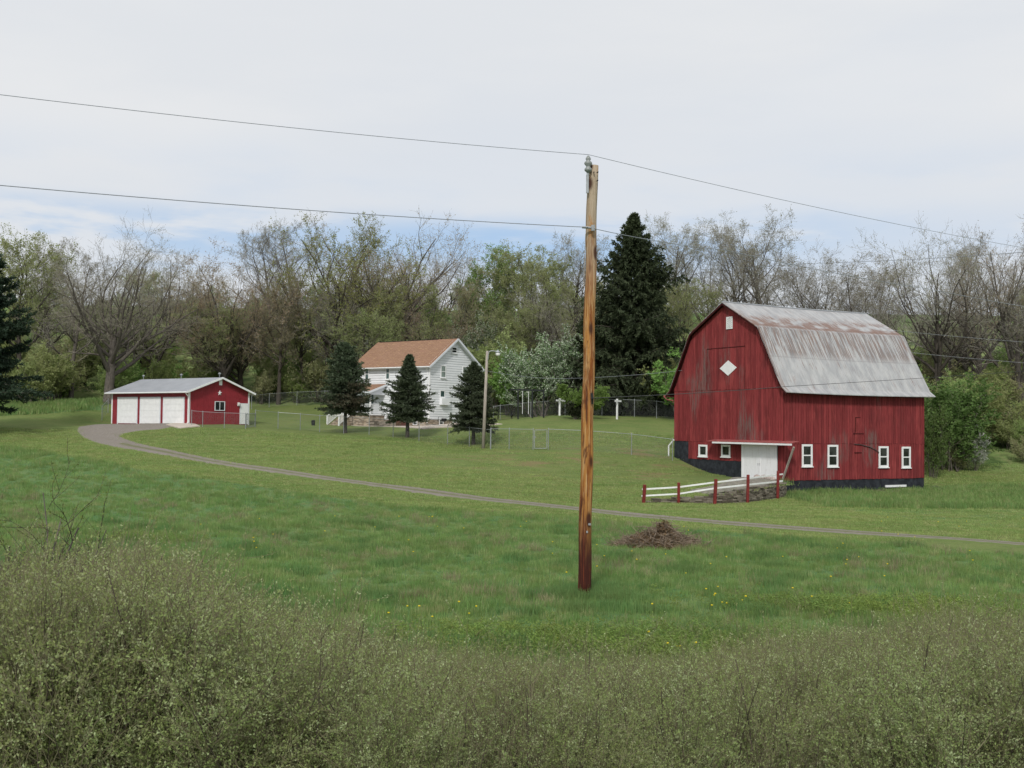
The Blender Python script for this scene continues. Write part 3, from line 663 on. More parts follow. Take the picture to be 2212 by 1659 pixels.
def roof_y(name, prof, y0, y1, m, parent, thick):   # ridge runs along y
    o = roofmesh(name, prof, 0, y1 - y0, m, parent, thick)
    me = o.data; co = np.zeros(len(me.vertices) * 3, np.float32); me.vertices.foreach_get('co', co); co = co.reshape(-1, 3)
    co = np.c_[co[:, 1], co[:, 0] + y0, co[:, 2]]; me.vertices.foreach_set('co', co.astype(np.float32).ravel()); me.flip_normals(); me.update(); return o
rfg = roof_y('roof', prg, -.35, LG + .35, M['steelroof'], gar, .06)
g = MB(); ez = zeG - .45 * sl
for x_ in (-.47, WG + .43): g.box(x_, x_ + .04, -.36, LG + .36, ez - .14, ez - .02)
g.beam((-.45, -.37, ez - .06), (wgt, -.37, zrG - .06), .04, .16, up=(-sl, 0, 1)); g.beam((WG + .45, -.37, ez - .06), (wgt, -.37, zrG - .06), .04, .16, up=(sl, 0, 1)); g.build('fascia', M['white'], gar)
g = MB()
g.tube([(-.53, -.36, ez - .08), (-.53, LG + .36, ez - .08)], .06, 6); g.tube([(-.53, -.2, ez - .1), (-.3, -.12, ez - .3), (-.06, -.07, ez - .45), (-.06, -.07, .15), (-.25, -.12, .03)], .045, 6); g.build('gutter', M['white'], gar)
g = MB()
for (x_, y_) in ((-.03, -.03), (WG - .12, -.03), (-.03, LG - .13)):
    g = MB(); g.box(x_, x_ + .15, y_, y_ + .15, -.1, (zeG - .06)); g.build('corner_trim', M['white'], gar)
for (u0, u1) in ((254.5, 298), (303, 347.5), (353, 399)):
    a = FG.ray(u0, 858, 'x', -.02); b = FG.ray(u1, 858, 'x', -.02); y0, y1 = sorted((a.y, b.y)); zt = FG.ray((u0 + u1) / 2, 857.5, 'x', -.02).z
    g = MB(); 
    for k in range(4): g.box(-.05, -.01, y0 + .09, y1 - .09, .0 + k * (zt - .09) / 4 + .012, (k + 1) * (zt - .09) / 4 - .012)
    g.box(-.03, -.006, y0 + .09, y1 - .09, -.02, zt - .09); d_ = g.build('garage_door', M['white'], gar); g = MB(); g.box(-.06, 0, y0, y0 + .09, -.1, zt); g.box(-.06, 0, y1 - .09, y1, -.1, zt); g.box(-.06, 0, y0 + .09, y1 - .09, zt - .09, zt); g.build('door_frame', M['trim'], d_)
window(FG, gar, 'y', -.02, 463.8, 866.5, 485.3, 887.5, .06, M['trim'], M['glass'], 'v', .05)
a = FG.ray(518.3, 871, 'y', -.02); b = FG.ray(535.3, 917, 'y', -.02)
g = MB(); g.box(a.x + .05, b.x - .05, -.06, -.01, .02, a.z - .05); dd = g.build('side_door', M['white'], gar); g = MB(); g.box(a.x, a.x + .05, -.07, 0, 0, a.z); g.box(b.x - .05, b.x, -.07, 0, 0, a.z); g.box(a.x + .05, b.x - .05, -.07, 0, a.z - .05, a.z); g.build('door_frame', M['trim'], dd)
g = MB(); g.tube([(b.x - .15, -.06, 1.0), (b.x - .15, -.1, 1.0)], .03, 6); g.build('handle', M['blackpost'], dd)
a = FG.ray(514.5, 873, 'y', -.02); g = MB(); g.box(a.x - .08, a.x + .08, -.14, -.02, a.z - .16, a.z + .14); g.tube([(a.x - .05, -.2, a.z + .1), (a.x - .05, -.2, a.z - .08)], [.1, .07], 8); g.build('wall_lamp', M['white'], gar)
a = FG.ray(476.3, 821, 'y', -.02); g = MB(); g.box(a.x - .16, a.x + .16, -.07, -.005, a.z - .45, a.z + .08); g.build('gable_vent', M['white'], gar)
a = FG.ray(475.3, 849, 'y', -.06); g = MB(); R_ = .24
pts = [(a.x + (R_ if k % 2 == 0 else R_ * .40) * math.sin(pi * k / 5), a.z + (R_ if k % 2 == 0 else R_ * .40) * math.cos(pi * k / 5)) for k in range(10)]
g.add([(a.x, -.11, a.z)] + [(p[0], -.045, p[1]) for p in pts] + [(p[0], -.02, p[1]) for p in pts], [(0, 1 + k, 1 + (k + 1) % 10) for k in range(10)] + [(1 + k, 11 + k, 11 + (k + 1) % 10, 1 + (k + 1) % 10) for k in range(10)] + [tuple(range(11, 21))]); g.build('star', M['white'], gar)
for u in (310, 391.5, 476.5):
    k = FG.ray(u, 816, 'x', wgt).y if u < 470 else 0.1
    g = MB(); g.tube([(wgt, k, zrG - .03), (wgt, k, zrG + .18), (wgt, k, zrG + .32)], [.03, .03, .10], 8); g.tube([(wgt, k, zrG + .30), (wgt, k, zrG + .36), (wgt, k, zrG + .43)], [.13, .13, .03], 10); g.build('ridge_vent', M['steel'], gar)

# ------------------------------------------------------------------ house
AH = math.radians(37)
oh = P(926.6, 919.5, 107); FH = Frame(oh, pi / 2 - AH)
WH = FH.ray(1033, 850, 'y').x; LH = FH.ray(765, 850, 'x').y
zsH = FH.ray(926.6, 904.6, 'x').z; zeH = FH.ray(926.6, 784.5, 'x').z; zrH = FH.ray(986.3, 731, 'y', -.3).z
hou = thing('farmhouse', 'white two-storey farmhouse with tan shingle roof behind small spruces', 'house', FH.o, FH.rz)
hw_ = WH / 2; slh = (zrH - zeH) / hw_
g = MB(); g.prism([(.02, zsH - .1), (WH - .02, zsH - .1), (WH - .02, zeH), (hw_, zrH - .1), (.02, zeH)], 'y', .02, LH - .02); g.build('inner_wall', M['siding'], hou)
g = MB(); g.box(.04, WH - .04, .04, LH - .04, -1.0, zsH - .001); g.build('foundation', M['stone'], hou)
e = .235; g = MB(); g2 = MB(); z = zsH
while z < zrH - .2:
    z1 = z + e; 
    if z < zeH - .02:
        zt_ = min(z1, zeH); g2.hexa([(-.028, 0, z), (.02, 0, z), (.02, LH, z), (-.028, LH, z), (.0, 0, zt_), (.02, 0, zt_), (.02, LH, zt_), (.0, LH, zt_)])
    xa = 0 if z1 <= zeH else (z1 - zeH) / slh; xa0 = 0 if z <= zeH else (z - zeH) / slh
    if xa < hw_: g.hexa([(xa0, -.028, z), (WH - xa0, -.028, z), (WH - xa0, .02, z), (xa0, .02, z), (xa, .0, z1), (WH - xa, .0, z1), (WH - xa, .02, z1), (xa, .02, z1)])
    z = z1
g.build('gable_siding', M['siding'], hou); g2.build('front_siding', M['siding'], hou)
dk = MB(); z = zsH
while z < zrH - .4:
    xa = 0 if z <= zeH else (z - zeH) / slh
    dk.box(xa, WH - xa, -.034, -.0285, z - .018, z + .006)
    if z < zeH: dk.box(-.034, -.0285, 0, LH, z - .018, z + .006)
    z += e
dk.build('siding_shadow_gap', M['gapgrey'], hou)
for (x_, y_) in ((-.045, -.045), (WH - .07, -.045), (-.045, LH - .07)): g = MB(); g.box(x_, x_ + .115, y_, y_ + .115, zsH, zeH + .0); g.build('corner_trim', M['white'], hou)
prh = [(-.4, zeH - .4 * slh), (hw_, zrH), (WH + .4, zeH - .4 * slh)]
rfh = roof_y('roof', prh, -.4, LH + .4, M['shingle'], hou, .07)
ez = zeH - .4 * slh; g = MB()
for x_ in (-.44, WH + .40): g.box(x_, x_ + .04, -.42, LH + .42, ez - .2, ez - .02)
g.beam((-.42, -.425, ez - .09), (hw_, -.425, zrH - .09), .04, .2, up=(-slh, 0, 1)); g.beam((WH + .42, -.425, ez - .09), (hw_, -.425, zrH - .09), .04, .2, up=(slh, 0, 1))
g.build('fascia', M['trim'], hou)
g = MB(); g.box(-.40, .0, -.38, LH + .38, ez - .03, ez - .01); g.prism([(-.40, ez - .09), (hw_, zrH - .11), (WH + .40, ez - .09), (WH + .40, ez - .11), (hw_, zrH - .13), (-.40, ez - .11)], 'y', -.40, .0); g.build('soffit', M['trim'], hou)
g = MB(); g.tube([(-.50, -.42, ez - .08), (-.50, LH + .4, ez - .08)], .06, 6); g.tube([(-.5, -.05, ez - .1), (-.28, .12, ez - .35), (-.06, .2, ez - .5), (-.06, .2, .2)], .04, 6); g.build('gutter', M['white'], hou)
g = MB(); g.box(hw_ - .06, hw_ + .06, 2.2, LH + .1, zrH - .02, zrH + .045); g.build('ridge_vent', M['blackpost'], rfh)
K3 = lambda x, y: (648 + .2197 * x, 675 + .2197 * y)
def w3(x0, y0, x1, y1, gl, mull='h', plane='y', fw=.09): return window(FH, hou, plane, -.03, *K3(x0, y0), *K3(x1, y1), fw, M['white'], gl, mull, .05, True)
w3(1490, 336, 1543, 404, M['glass'], 'h'); w3(1383, 517, 1435, 645, M['glassg']); w3(1597, 528, 1649, 650, M['glassg']); w3(1375, 762, 1424, 838, M['glassd'], None)
w3(1590, 770, 1640, 870, M['glassd'])
a = FH.ray(*K3(1370, 842), 'y'); b = FH.ray(*K3(1452, 910), 'y'); g = MB(); g.box(a.x, b.x, -.35, -.03, b.z, a.z); g.build('window_box', M['siding'], hou)
for q in ((1367, 1050, 1408, 1103), (1500, 1052, 1541, 1106)): window(FH, hou, 'y', .04, *K3(q[0], q[1]), *K3(q[2], q[3]), .06, M['white'], M['glass'], 'h', .05)
w3(845, 530, 884, 660, M['glassd'], 'h', 'x'); w3(1100, 545, 1140, 660, M['glassd'], 'h', 'x'); w3(1090, 780, 1140, 900, M['glassd'], 'h', 'x'); w3(640, 545, 680, 665, M['glassd'], 'h', 'x')
window(FH, hou, 'x', .04, *K3(1112, 1050), *K3(1155, 1106), .06, M['white'], M['glass'], 'h', .05)
# porch
yP = FH.ray(*K3(838, 900), 'x').y; yQ = LH - .4; zf = FH.ray(*K3(668, 993), 'x', -2.0).z; PR = 2.1
por = MB(); por.box(-PR, -.05, yP, yQ, zf - .16, zf); por.build('porch_floor', M['white'], hou)
g = MB(); g.box(-PR + .08, -.03, yP + .08, yQ - .08, -.8, zf - .162); g.build('porch_base', M['stone'], hou)
zpr = FH.ray(*K3(833, 703), 'x').z; zpe = zpr - .75
prf = roof_y('porch_roof', [(-PR - .3, zpe), (-.03, zpr)], yP - .25, yQ + .2, M['shingle'], hou, .06)
g = MB(); g.beam((-PR - .3, yP - .27, zpe - .1), (-.03, yP - .27, zpr - .1), .04, .2, up=(-.3, 0, 1)); g.box(-PR - .33, -PR - .29, yP - .25, yQ + .2, zpe - .2, zpe - .01); g.prism([(-PR - .1, zpe - .05), (-.04, zpr - .1), (-.04, zpe - .35), (-PR - .1, zpe - .35)], 'y', yP - .02, yP + .04); g.box(-PR - .1, -PR, yP, yQ, zpe - .38, zpe - .06); g.build('porch_fascia', M['trim'], hou)
yst0, yst1 = yP + 2.3, yP + 3.9
for yy in (yP + .06, yst0, yst1, yQ - .06):
    g = MB(); g.box(-PR + .02, -PR + .14, yy - .06, yy + .06, zf, zpe - .36 if yy in (yP + .06, yQ - .06) else zf + 1.05); g.build('porch_post', M['white'], hou)
def railing(p, q, name='railing', parent=hou):
    p = Vector(p); q = Vector(q); g = MB(); g.beam(p + Vector((0, 0, .92)), q + Vector((0, 0, .92)), .06, .05); g.beam(p + Vector((0, 0, .1)), q + Vector((0, 0, .1)), .05, .05)
    n = max(2, int((q - p).length / .13))
    for k in range(1, n): r = p.lerp(q, k / n); g.beam(r + Vector((0, 0, .1)), r + Vector((0, 0, .9)), .035)
    return g.build(name, M['white'], parent)
railing((-PR + .08, yP + .12, zf), (-.05, yP + .12, zf)); railing((-PR + .08, yP + .1, zf), (-PR + .08, yst0, zf)); railing((-PR + .08, yst1, zf), (-PR + .08, yQ, zf))
g = MB(); ns = 6; zg = float(H(*FH.w((-PR - 1.8, yst0, 0))[:2])[0]) - FH.o.z
for k in range(ns): g.box(-PR - (k + 1) * .3, -PR - k * .3 - .003, yst0 + .08, yst1 - .08, -.9, zf - (k + 1) * (zf - zg) / (ns + 1))
stp = g.build('porch_steps', M['stone'], hou)
for yy in (yst0, yst1):
    railing((-PR, yy, zf), (-PR - 1.85, yy, zg + .05), 'stair_railing'); g = MB(); g.box(-PR - 1.95, -PR - 1.83, yy - .06, yy + .06, zg - .2, zg + 1.15); g.build('stair_post', M['white'], hou)
g = MB(); ydo = yP + 1.6; g.box(-.08, -.03, ydo, ydo + .95, zf + .02, zf + 2.1); dr = g.build('front_door', M['glassd'], hou)
g = MB(); g.tube([(-.16, ydo + .45, zf + 1.75), (-.09, ydo + .45, zf + 1.75)], .18, 10); g.build('wreath', M['redcloth'], dr)
# cellar hatch and raised stone bed beside the porch
a = FH.ray(*K3(1000, 1075), 'x', -1.0); b = FH.ray(*K3(860, 1075), 'x', -1.6)
g = MB(); g.hexa([(-2.0, a.y, -.1), (-.05, a.y, -.1), (-.05, a.y + 1.5, -.1), (-2.0, a.y + 1.5, -.1), (-2.0, a.y, .25), (-.05, a.y, .95), (-.05, a.y + 1.5, .95), (-2.0, a.y + 1.5, .25)]); tag(g.build('cellar_hatch', M['tarp'], hou), 'sloping brown cellar hatch')
bed = thing('stone_planter', 'low stone-walled planting bed beside the farmhouse porch', 'planter', FH.w((-2.6, a.y + .6, 0)), FH.rz)
random.seed(3); g = MB()
for r in range(5):
    y = -1.2
    while y < 1.6: q = y + random.uniform(.25, .5); g.box(-.2 + random.uniform(-.03, .03), .15, y, q - .02, -.25 + r * .13, -.25 + (r + 1) * .13 - .015); y = q
g.build('stone_edge', M['drystone'], bed)
g = MB(); g.box(.15, .9, -1.2, 1.6, -.3, .32); g.build('soil', M['brownwood'], bed)

# ------------------------------------------------------------------ utility pole and lines
pb_ = P(1261.5, 1290, 26.8); ptp = P(1280.5, 358, 26.9)
pole = thing('utility_pole', 'tall orange-brown wooden utility pole standing in the meadow', 'utility pole', pb_)
axis = ptp - pb_; g = MB(); n = 30
g.tube([axis * (k / n) + Vector((.012 * math.sin(k * .9), .01 * math.cos(k * .7), 0)) - (Vector((0, 0, .3)) if k == 0 else Vector((0, 0, 0))) for k in range(n + 1)], [.158 - .033 * k / n for k in range(n + 1)], 28); g.build('shaft', M['pole'], pole, True)
def lp(u, v, d): return P(u, v, d) - pb_
g = MB(); t0 = lp(1270.5, 381, 26.72); t1 = lp(1268.7, 417, 26.72); g.box(t1.x - .03, t1.x + .03, t1.y - .03, t1.y + .03, t1.z, t0.z); g.tube([(t1.x, t1.y, t0.z), (t0.x, t0.y, t0.z + .13)], [.035, .025], 8); g.build('pole_top_bracket', M['steel'], pole)
g = MB(); c = lp(1270.5, 372, 26.72); zs = [0, .03, .05, .10, .14, .17, .22, .26, .30, .33, .37, .42]; rs = [.035, .05, .085, .09, .05, .055, .098, .09, .045, .065, .055, .02]
g.tube([(c.x, c.y, c.z - .02 + z) for z in zs], rs, 16); g.build('insulator', M['ceramic'], pole, True)
g = MB(); c = lp(1270, 491, 26.66); g.tube([(c.x - .14, c.y, c.z), (c.x + .17, c.y - .02, c.z - .02)], .03, 6); g.tube([(c.x + .12, c.y - .03, c.z - .09), (c.x + .12, c.y - .03, c.z + .05)], .045, 8); g.build('neutral_clamp', M['steel'], pole)
g = MB(); c = lp(1279.5, 861, 26.68); g.tube([(c.x, c.y, c.z - .12), (c.x, c.y - .05, c.z), (c.x - .02, c.y, c.z + .12)], .03, 6); g.build('cable_hook', M['blackpost'], pole)
g = MB(); c = lp(1272, 1133, 26.64); g.box(c.x - .01, c.x + .05, c.y - .008, c.y + .01, c.z - .02, c.z + .03); g.build('metal_tag', M['steel'], pole); g = MB(); g.box(c.x - .06, c.x - .02, c.y - .008, c.y + .01, c.z - .2, c.z - .15); g.build('metal_tag', M['steel'], pole)
for (u, v) in ((1283, 372), (1290, 372), (1289.5, 390)):
    c = lp(u, v, 26.7); g = MB(); g.tube([(c.x, c.y + .05, c.z), (c.x + (.02 if u > 1285 else 0), c.y - .03, c.z)], .015, 6); g.build('bolt', M['blackpost'], pole)
g = MB(); g.tube([lp(1265, 505, 26.66), lp(1263, 560, 26.655), lp(1261, 620, 26.65)], .008, 4); g.build('ground_wire', M['greypole'], pole)
def wire(name, pts, r, m, label, sag=.0, n=24, cat='power line', group='overhead wires crossing the scene'):
    g = MB(); out = []
    for k in range(len(pts) - 1):
        a_, b_ = Vector(pts[k]), Vector(pts[k + 1])
        for q in range(n + (1 if k == len(pts) - 2 else 0)):
            t_ = q / n; p = a_.lerp(b_, t_); p.z -= 4 * sag * t_ * (1 - t_); out.append(p)
    g.tube(out, r, 5); return tag(g.build(name, m), label, cat, group)
cA = P(1271, 334, 26.72); nA = P(1270, 491, 26.62)
def ext(p, q, k): return p + (p - q) * k
wl_ = P(0, 188, 20.6); wr = P(2212, 524, 38)
wire('power_wire', [ext(wl_, cA, .5), cA], .007, M['wire'], 'upper overhead wire left of the pole top insulator', .16)
wire('power_wire', [cA, ext(wr, cA, .4)], .007, M['wire'], 'upper overhead wire running right from the pole top above the barn', .22)
wl_ = P(0, 386, 20.8)
wire('power_wire', [ext(wl_, nA, .5), nA], .009, M['wire'], 'lower overhead wire left of the pole, below the top wire', .14)
wire('power_wire', [nA, P(1566, 540, 30), P(2004, 624, 37), P(2400, 690, 46)], .009, M['wire'], 'lower overhead wire running right from the pole past the dark spruce', .06)
def gv(p): return p
wire('service_wire', [P(2400, 530, 55), P(1741, 569, 90), P(1430, 584, 122)], .016, M['wire'], 'thin wire crossing in front of the bare trees right of the dark spruce', .15, cat='wire')
wire('service_wire', [P(2400, 752, 80), P(1905, 711, 96)], .014, M['steel'], 'pale wire behind the barn roof, upper of two', .1, cat='wire')
wire('service_wire', [P(2400, 797, 76), P(1925, 757, 92)], .014, M['steel'], 'pale wire behind the barn roof, lower of two', .1, cat='wire')
wire('telephone_wire', [P(1282, 860, 26.65), P(1697, 835, 40), P(2400, 788, 60)], .009, M['cable'], 'dark cable stretched in front of the barn roof from the pole hook', .03, cat='wire')
wire('service_wire', [P(1046, 800, 83), P(1200, 818, 86), P(1474, 800, 80)], .012, M['wire'], 'sagging wire from the yard lamp pole to the barn gable', .12, cat='wire')

# ------------------------------------------------------------------ yard lamp
lb = G(1043.8, 83); lt = P(1052.5, 758, 83); lam = thing('yard_lamp', 'grey wooden yard light pole with curved arm by the chain-link fence', 'yard light', lb)
ax = lt - lb; g = MB(); g.tube([Vector((0, 0, -.3)), ax * .5, ax], [.13, .11, .09], 14); g.build('pole', M['greypole'], lam, True)
g = MB(); c = ax + Vector((.03, -.1, -.15)); g.tube([c + Vector((.02, 0, -.55)), c + Vector((.06, 0, -.1)), c + Vector((.12, 0, .09)), c + Vector((.28, 0, .15)), c + Vector((.72, 0, .12))], .03, 8); g.build('arm', M['steel'], lam)
g = MB(); c = c + Vector((.76, 0, .1)); g.tube([c + Vector((0, 0, .14)), c + Vector((0, 0, .05)), c + Vector((0, 0, -.02)), c + Vector((0, 0, -.12))], [.05, .09, .17, .18], 14); g.build('lamp_housing', M['steel'], lam, True)
g = MB(); g.tube([c + Vector((0, 0, -.122)), c + Vector((0, 0, -.26)), c + Vector((0, 0, -.34))], [.17, .15, .07], 14); g.build('lamp_shade', M['glasslamp'], lam, True)

# ------------------------------------------------------------------ chain-link fences
def fence(name, pts, hgt, label, mesh=True, spacing=.13, wr=.0022, step=2.6, prad=.029, cat='fence'):
    """pts: world ground points of posts"""
    root = thing(name, label, cat, pts[0], 0, 'chain-link fence runs around the yard'); o = Vector(pts[0]); tops = []
    for p in pts:
        p = Vector(p); g = MB(); q = p - o; g.tube([q + Vector((0, 0, -.15)), q + Vector((0, 0, hgt + .05)), q + Vector((0, 0, hgt + .09))], [prad, prad, .012], 7); g.build('post', M['steel'], root); tops.append(q + Vector((0, 0, hgt)))
    g = MB(); g.tube(tops, .019, 6); g.build('top_rail', M['steel'], root)
    if mesh:
        vs = []; fs = []; off = Vector((0, -.04, 0))
        for k in range(len(pts) - 1):
            a_, b_ = Vector(pts[k]) - o + off, Vector(pts[k + 1]) - o + off; L_ = (b_ - a_).length; d_ = (b_ - a_) / L_; hh_ = hgt - .06
            nrm = Vector((-d_.y, d_.x, 0)).normalized()
            s_ = -hh_
            while s_ < L_:
                for sg in (1, -1):
                    s0, s1 = (s_, s_ + hh_); za, zb = (.04, hh_) if sg > 0 else (hh_, .04)
                    t0_, t1_ = max(0, -s0 / (s1 - s0)), min(1, (L_ - s0) / (s1 - s0))
                    if t1_ <= t0_: continue
                    p0 = a_ + d_ * (s0 + (s1 - s0) * t0_) + Vector((0, 0, za + (zb - za) * t0_)); p1 = a_ + d_ * (s0 + (s1 - s0) * t1_) + Vector((0, 0, za + (zb - za) * t1_))
                    dd_ = (p1 - p0).normalized(); sd_ = dd_.cross(nrm).normalized() * wr; b0 = len(vs)
                    vs += [p0 - sd_, p0 + nrm * wr * 1.2, p0 + sd_, p1 - sd_, p1 + nrm * wr * 1.2, p1 + sd_]
                    fs += [(b0, b0 + 1, b0 + 4, b0 + 3), (b0 + 1, b0 + 2, b0 + 5, b0 + 4), (b0 + 2, b0, b0 + 3, b0 + 5)]
                s_ += spacing
        mk('wire_mesh', vs, fs, M['meshwire'], root)
    return root
Gs = lambda L: [G(u, d) for u, d in L]
fence('chain_link_fence', Gs([(413, 94.2), (437, 93.4), (484, 93), (529.6, 92.7)]), 1.25, 'chain-link fence in front of the red garage gable wall')
fence('chain_link_fence', Gs([(551, 95), (600, 98), (648, 98), (690, 97), (742, 96), (797, 94), (849, 91.5), (905, 89.3), (967, 87), (1014, 85), (1059.5, 82.6)]), 1.42, 'long chain-link fence running past the three small spruces')
fence('chain_link_fence', Gs([(1060.5, 82.5), (1100, 82), (1151.7, 81.5)]), 1.5, 'short chain-link fence between the lamp pole and the gate')
fence('chain_link_fence', Gs([(1184.5, 81.5), (1262, 81), (1364.5, 81), (1453, 79.9)]), 1.5, 'chain-link fence from the gate to the barn corner')
fence('chain_link_fence', Gs([(542, 120), (580, 123), (640, 125), (700, 126), (760, 126)]), 1.5, 'chain-link fence at the wood edge behind the garage')
fence('chain_link_fence', Gs([(1065, 112), (1080, 112), (1146, 111), (1220, 109), (1300, 107), (1370, 106), (1418, 105), (1470, 103)]), 1.6, 'chain-link fence at the back of the lawn below the dark spruce')
fence('chain_link_fence', Gs([(219, 104), (232, 107)]), 1.3, 'bit of chain-link fence left of the garage')
def gate(pa, pb2, hgt, label):
    root = thing('chain_link_gate', label, 'gate', pa); q = Vector(pb2) - Vector(pa); d_ = q.normalized(); L_ = q.length; g = MB(); a_ = d_ * .1; b_ = d_ * (L_ - .1)
    c = [a_ + Vector((0, 0, .12)), b_ + Vector((0, 0, .12)), b_ + Vector((0, 0, hgt - .05)), a_ + Vector((0, 0, hgt - .05))]
    for k in range(4): g.beam(c[k], c[(k + 1) % 4], .045)
    g.build('frame', M['steel'], root); g = MB()
    for s_ in np.arange(-1.3, L_, .13):
        for sg in (1, -1):
            pts = [(s_ + t_ * 1.3, .13 + (t_ if sg > 0 else 1 - t_) * (hgt - .2)) for t_ in np.linspace(0, 1, 14)]; pts = [p for p in pts if .1 < p[0] < L_ - .1]
            if len(pts) > 1: g.beam(d_ * pts[0][0] + Vector((0, 0, pts[0][1])), d_ * pts[-1][0] + Vector((0, 0, pts[-1][1])), .006)
    g.build('wire_mesh', M['meshwire'], root); g = MB(); g.box(.06, .2, -.05, -.02, hgt * .6, hgt * .6 + .08); g.build('latch', M['steel'], root)
gate(G(1151.7, 81.5), G(1184.3, 81.5), 1.5, 'narrow chain-link gate in the lawn fence')
gate(G(530, 92.7), G(551, 95), 1.25, 'chain-link gate beside the white side door of the garage')

# ------------------------------------------------------------------ rail fence, stone wall, ramp
pts = [Vector(WB[k]) for k in (0, 1, 3, 4, 5)]; tops = [P(u, v, d) for u, v, d in ((1391.5, 1046.8, 61.6), (1464.7, 1042.3, 61.6), (1544.6, 1034.7, 61.5), (1614, 1025.3, 62.7), (1678.5, 1017.3, 66.3))]
rfn = thing('rail_fence', 'red-posted white rail fence along the ramp to the barn door', 'fence', pts[0]); o = pts[0]
offy = Vector((0, -.32, 0))
for p, q in zip(pts, tops):
    g = MB(); g.beam(p + offy - o - Vector((0, 0, .3)), q + offy * .8 - o, .15, .15); g.build('post', M['redpost'], rfn)
for vv in ((1059.5, 1056, 1050.5), ):
    pass
r1 = [(1386, 1056.5, 61.7), (1464, 1052, 61.7), (1543, 1041.5, 61.6), (1612, 1033.5, 62.8), (1678, 1025.0, 66.4), (1689, 1024, 67.0)]
r2 = [(1385, 1070.8, 61.7), (1463, 1066.5, 61.7), (1541, 1054.5, 61.6), (1611, 1047, 62.8), (1677, 1040.0, 66.4), (1689, 1038.5, 67.0)]
for rr in (r1, r2):
    g = MB(); pp = [P(*q) - o + Vector((0, -.18, 0)) for q in rr]
    for k in range(len(pp) - 1): g.beam(pp[k], pp[k + 1], .05, .085)
    g.build('rail', M['white'], rfn)
wall_o = Vector(WB[0]); g = MB(); random.seed(5)
path = [Vector((WT[k][0], WT[k][1], 0)) for k in range(len(WT))] + [Vector((BO[0] - .05, BO[1] - .25, 0))]
zb_ = [WB[k][2] for k in range(len(WB))] + [BZ]; zt_ = [WT[k][2] for k in range(len(WT))] + [WT[-1][2]]
for k in range(len(path) - 1):
    a_, b_ = path[k], path[k + 1]; L_ = (b_ - a_).length; d_ = (b_ - a_).normalized(); nr = Vector((d_.y, -d_.x, 0))
    r = 0
    while r < 16:
        s_ = random.uniform(-.1, 0); any_ = False
        while s_ < L_:
            ln = random.uniform(.18, .55); t_ = min(max((s_ + ln / 2) / L_, 0), 1); zb2 = zb_[k] * (1 - t_) + zb_[k + 1] * t_ - .12; top = zt_[k] * (1 - t_) + zt_[k + 1] * t_ + .06
            hz_ = .085; z0 = zb2 + r * hz_
            if z0 < top - .02:
                any_ = True; s1 = min(s_ + ln - .015, L_ + .05); jo = random.uniform(-.04, .05); hk = hz_ - random.uniform(.008, .02) + (random.uniform(-.02, .03) if z0 + hz_ > top else 0)
                p0 = a_ + d_ * max(s_, -.05); p1 = a_ + d_ * s1; dep = .42; f0 = nr * (.12 + jo); f1 = nr * (.12 + jo - dep); tw = nr * random.uniform(-.02, .02)
                tl = Vector((0, 0, random.uniform(-.012, .012)))
                g.hexa([p0 + f0 + Vector((0, 0, z0)), p1 + f0 + tw + Vector((0, 0, z0)), p1 + f1 + Vector((0, 0, z0)), p0 + f1 + Vector((0, 0, z0)), p0 + f0 + tl + Vector((0, 0, z0 + hk)), p1 + f0 + tw - tl + Vector((0, 0, z0 + hk)), p1 + f1 + Vector((0, 0, z0 + hk)), p0 + f1 + Vector((0, 0, z0 + hk))])
            s_ += ln
        if not any_: break
        r += 1
g.v = [tuple(Vector(v) - wall_o) for v in g.v]; w_ = g.build('retaining_wall', M['drystone']); w_.location = wall_o; tag(w_, 'dry stone retaining wall holding up the barn door ramp', 'stone wall')
# concrete ramp sheet on the fill behind the wall
def rp(u, v): return gab(u, v)
fe = [Vector((WT[k][0], WT[k][1] + .28, WT[k][2] + .03)) for k in range(3, 7)]; fe = [Vector((WT[2][0] + .9, WT[2][1] + .35, WT[2][2] + .06))] + fe
be = [P(1487, 1055, 64.8)] + [P(1530, 1049, 66.5), P(1570, 1043, 69), P(1600, 1037, 72.5)] + [None]
dl = FB.w((-.12, ydl + .5, 0)); drr = FB.w((-.12, .05, 0)); be[-2] = dl; be[-1] = drr
A = resample([(p.x, p.y, 0) for p in fe], 40); B = resample([(p.x, p.y, 0) for p in be], 40); t = np.linspace(0, 1, 12)[None, :, None]; S = A[:, None] * (1 - t) + B[:, None] * t
S[:, :, 2] = H(S[:, :, 0], S[:, :, 1]).reshape(40, 12) + .07; S[0, :, 2] -= .12; S[:, -1, 2] -= .02
i, j = np.meshgrid(np.arange(11), np.arange(39)); a = (j * 12 + i).ravel(); rmp = mk('ramp', S.reshape(-1, 3), np.c_[a, a + 1, a + 13, a + 12], M['concrete'], smooth=True); tag(rmp, kind='structure')
def rock(name, loc, s, label, cat='rock', group=None, seed=0, m=None):
    import bmesh
    bm = bmesh.new(); bmesh.ops.create_icosphere(bm, subdivisions=3, radius=1); r = random.Random(seed); o3 = Vector((r.random() * 9, r.random() * 9, r.random() * 9))
    from mathutils import noise
    for v in bm.verts: v.co *= 1 + .28 * noise.noise(v.co * 1.3 + o3); v.co = Vector((v.co.x * s[0], v.co.y * s[1], v.co.z * s[2]))
    me = bpy.data.meshes.new(name); bm.to_mesh(me); bm.free(); me.materials.append(m or M['rock']); ob = bpy.data.objects.new(name, me); COL.objects.link(ob); ob.location = loc
    for p in me.polygons: p.use_smooth = True
    return tag(ob, label, cat, group)
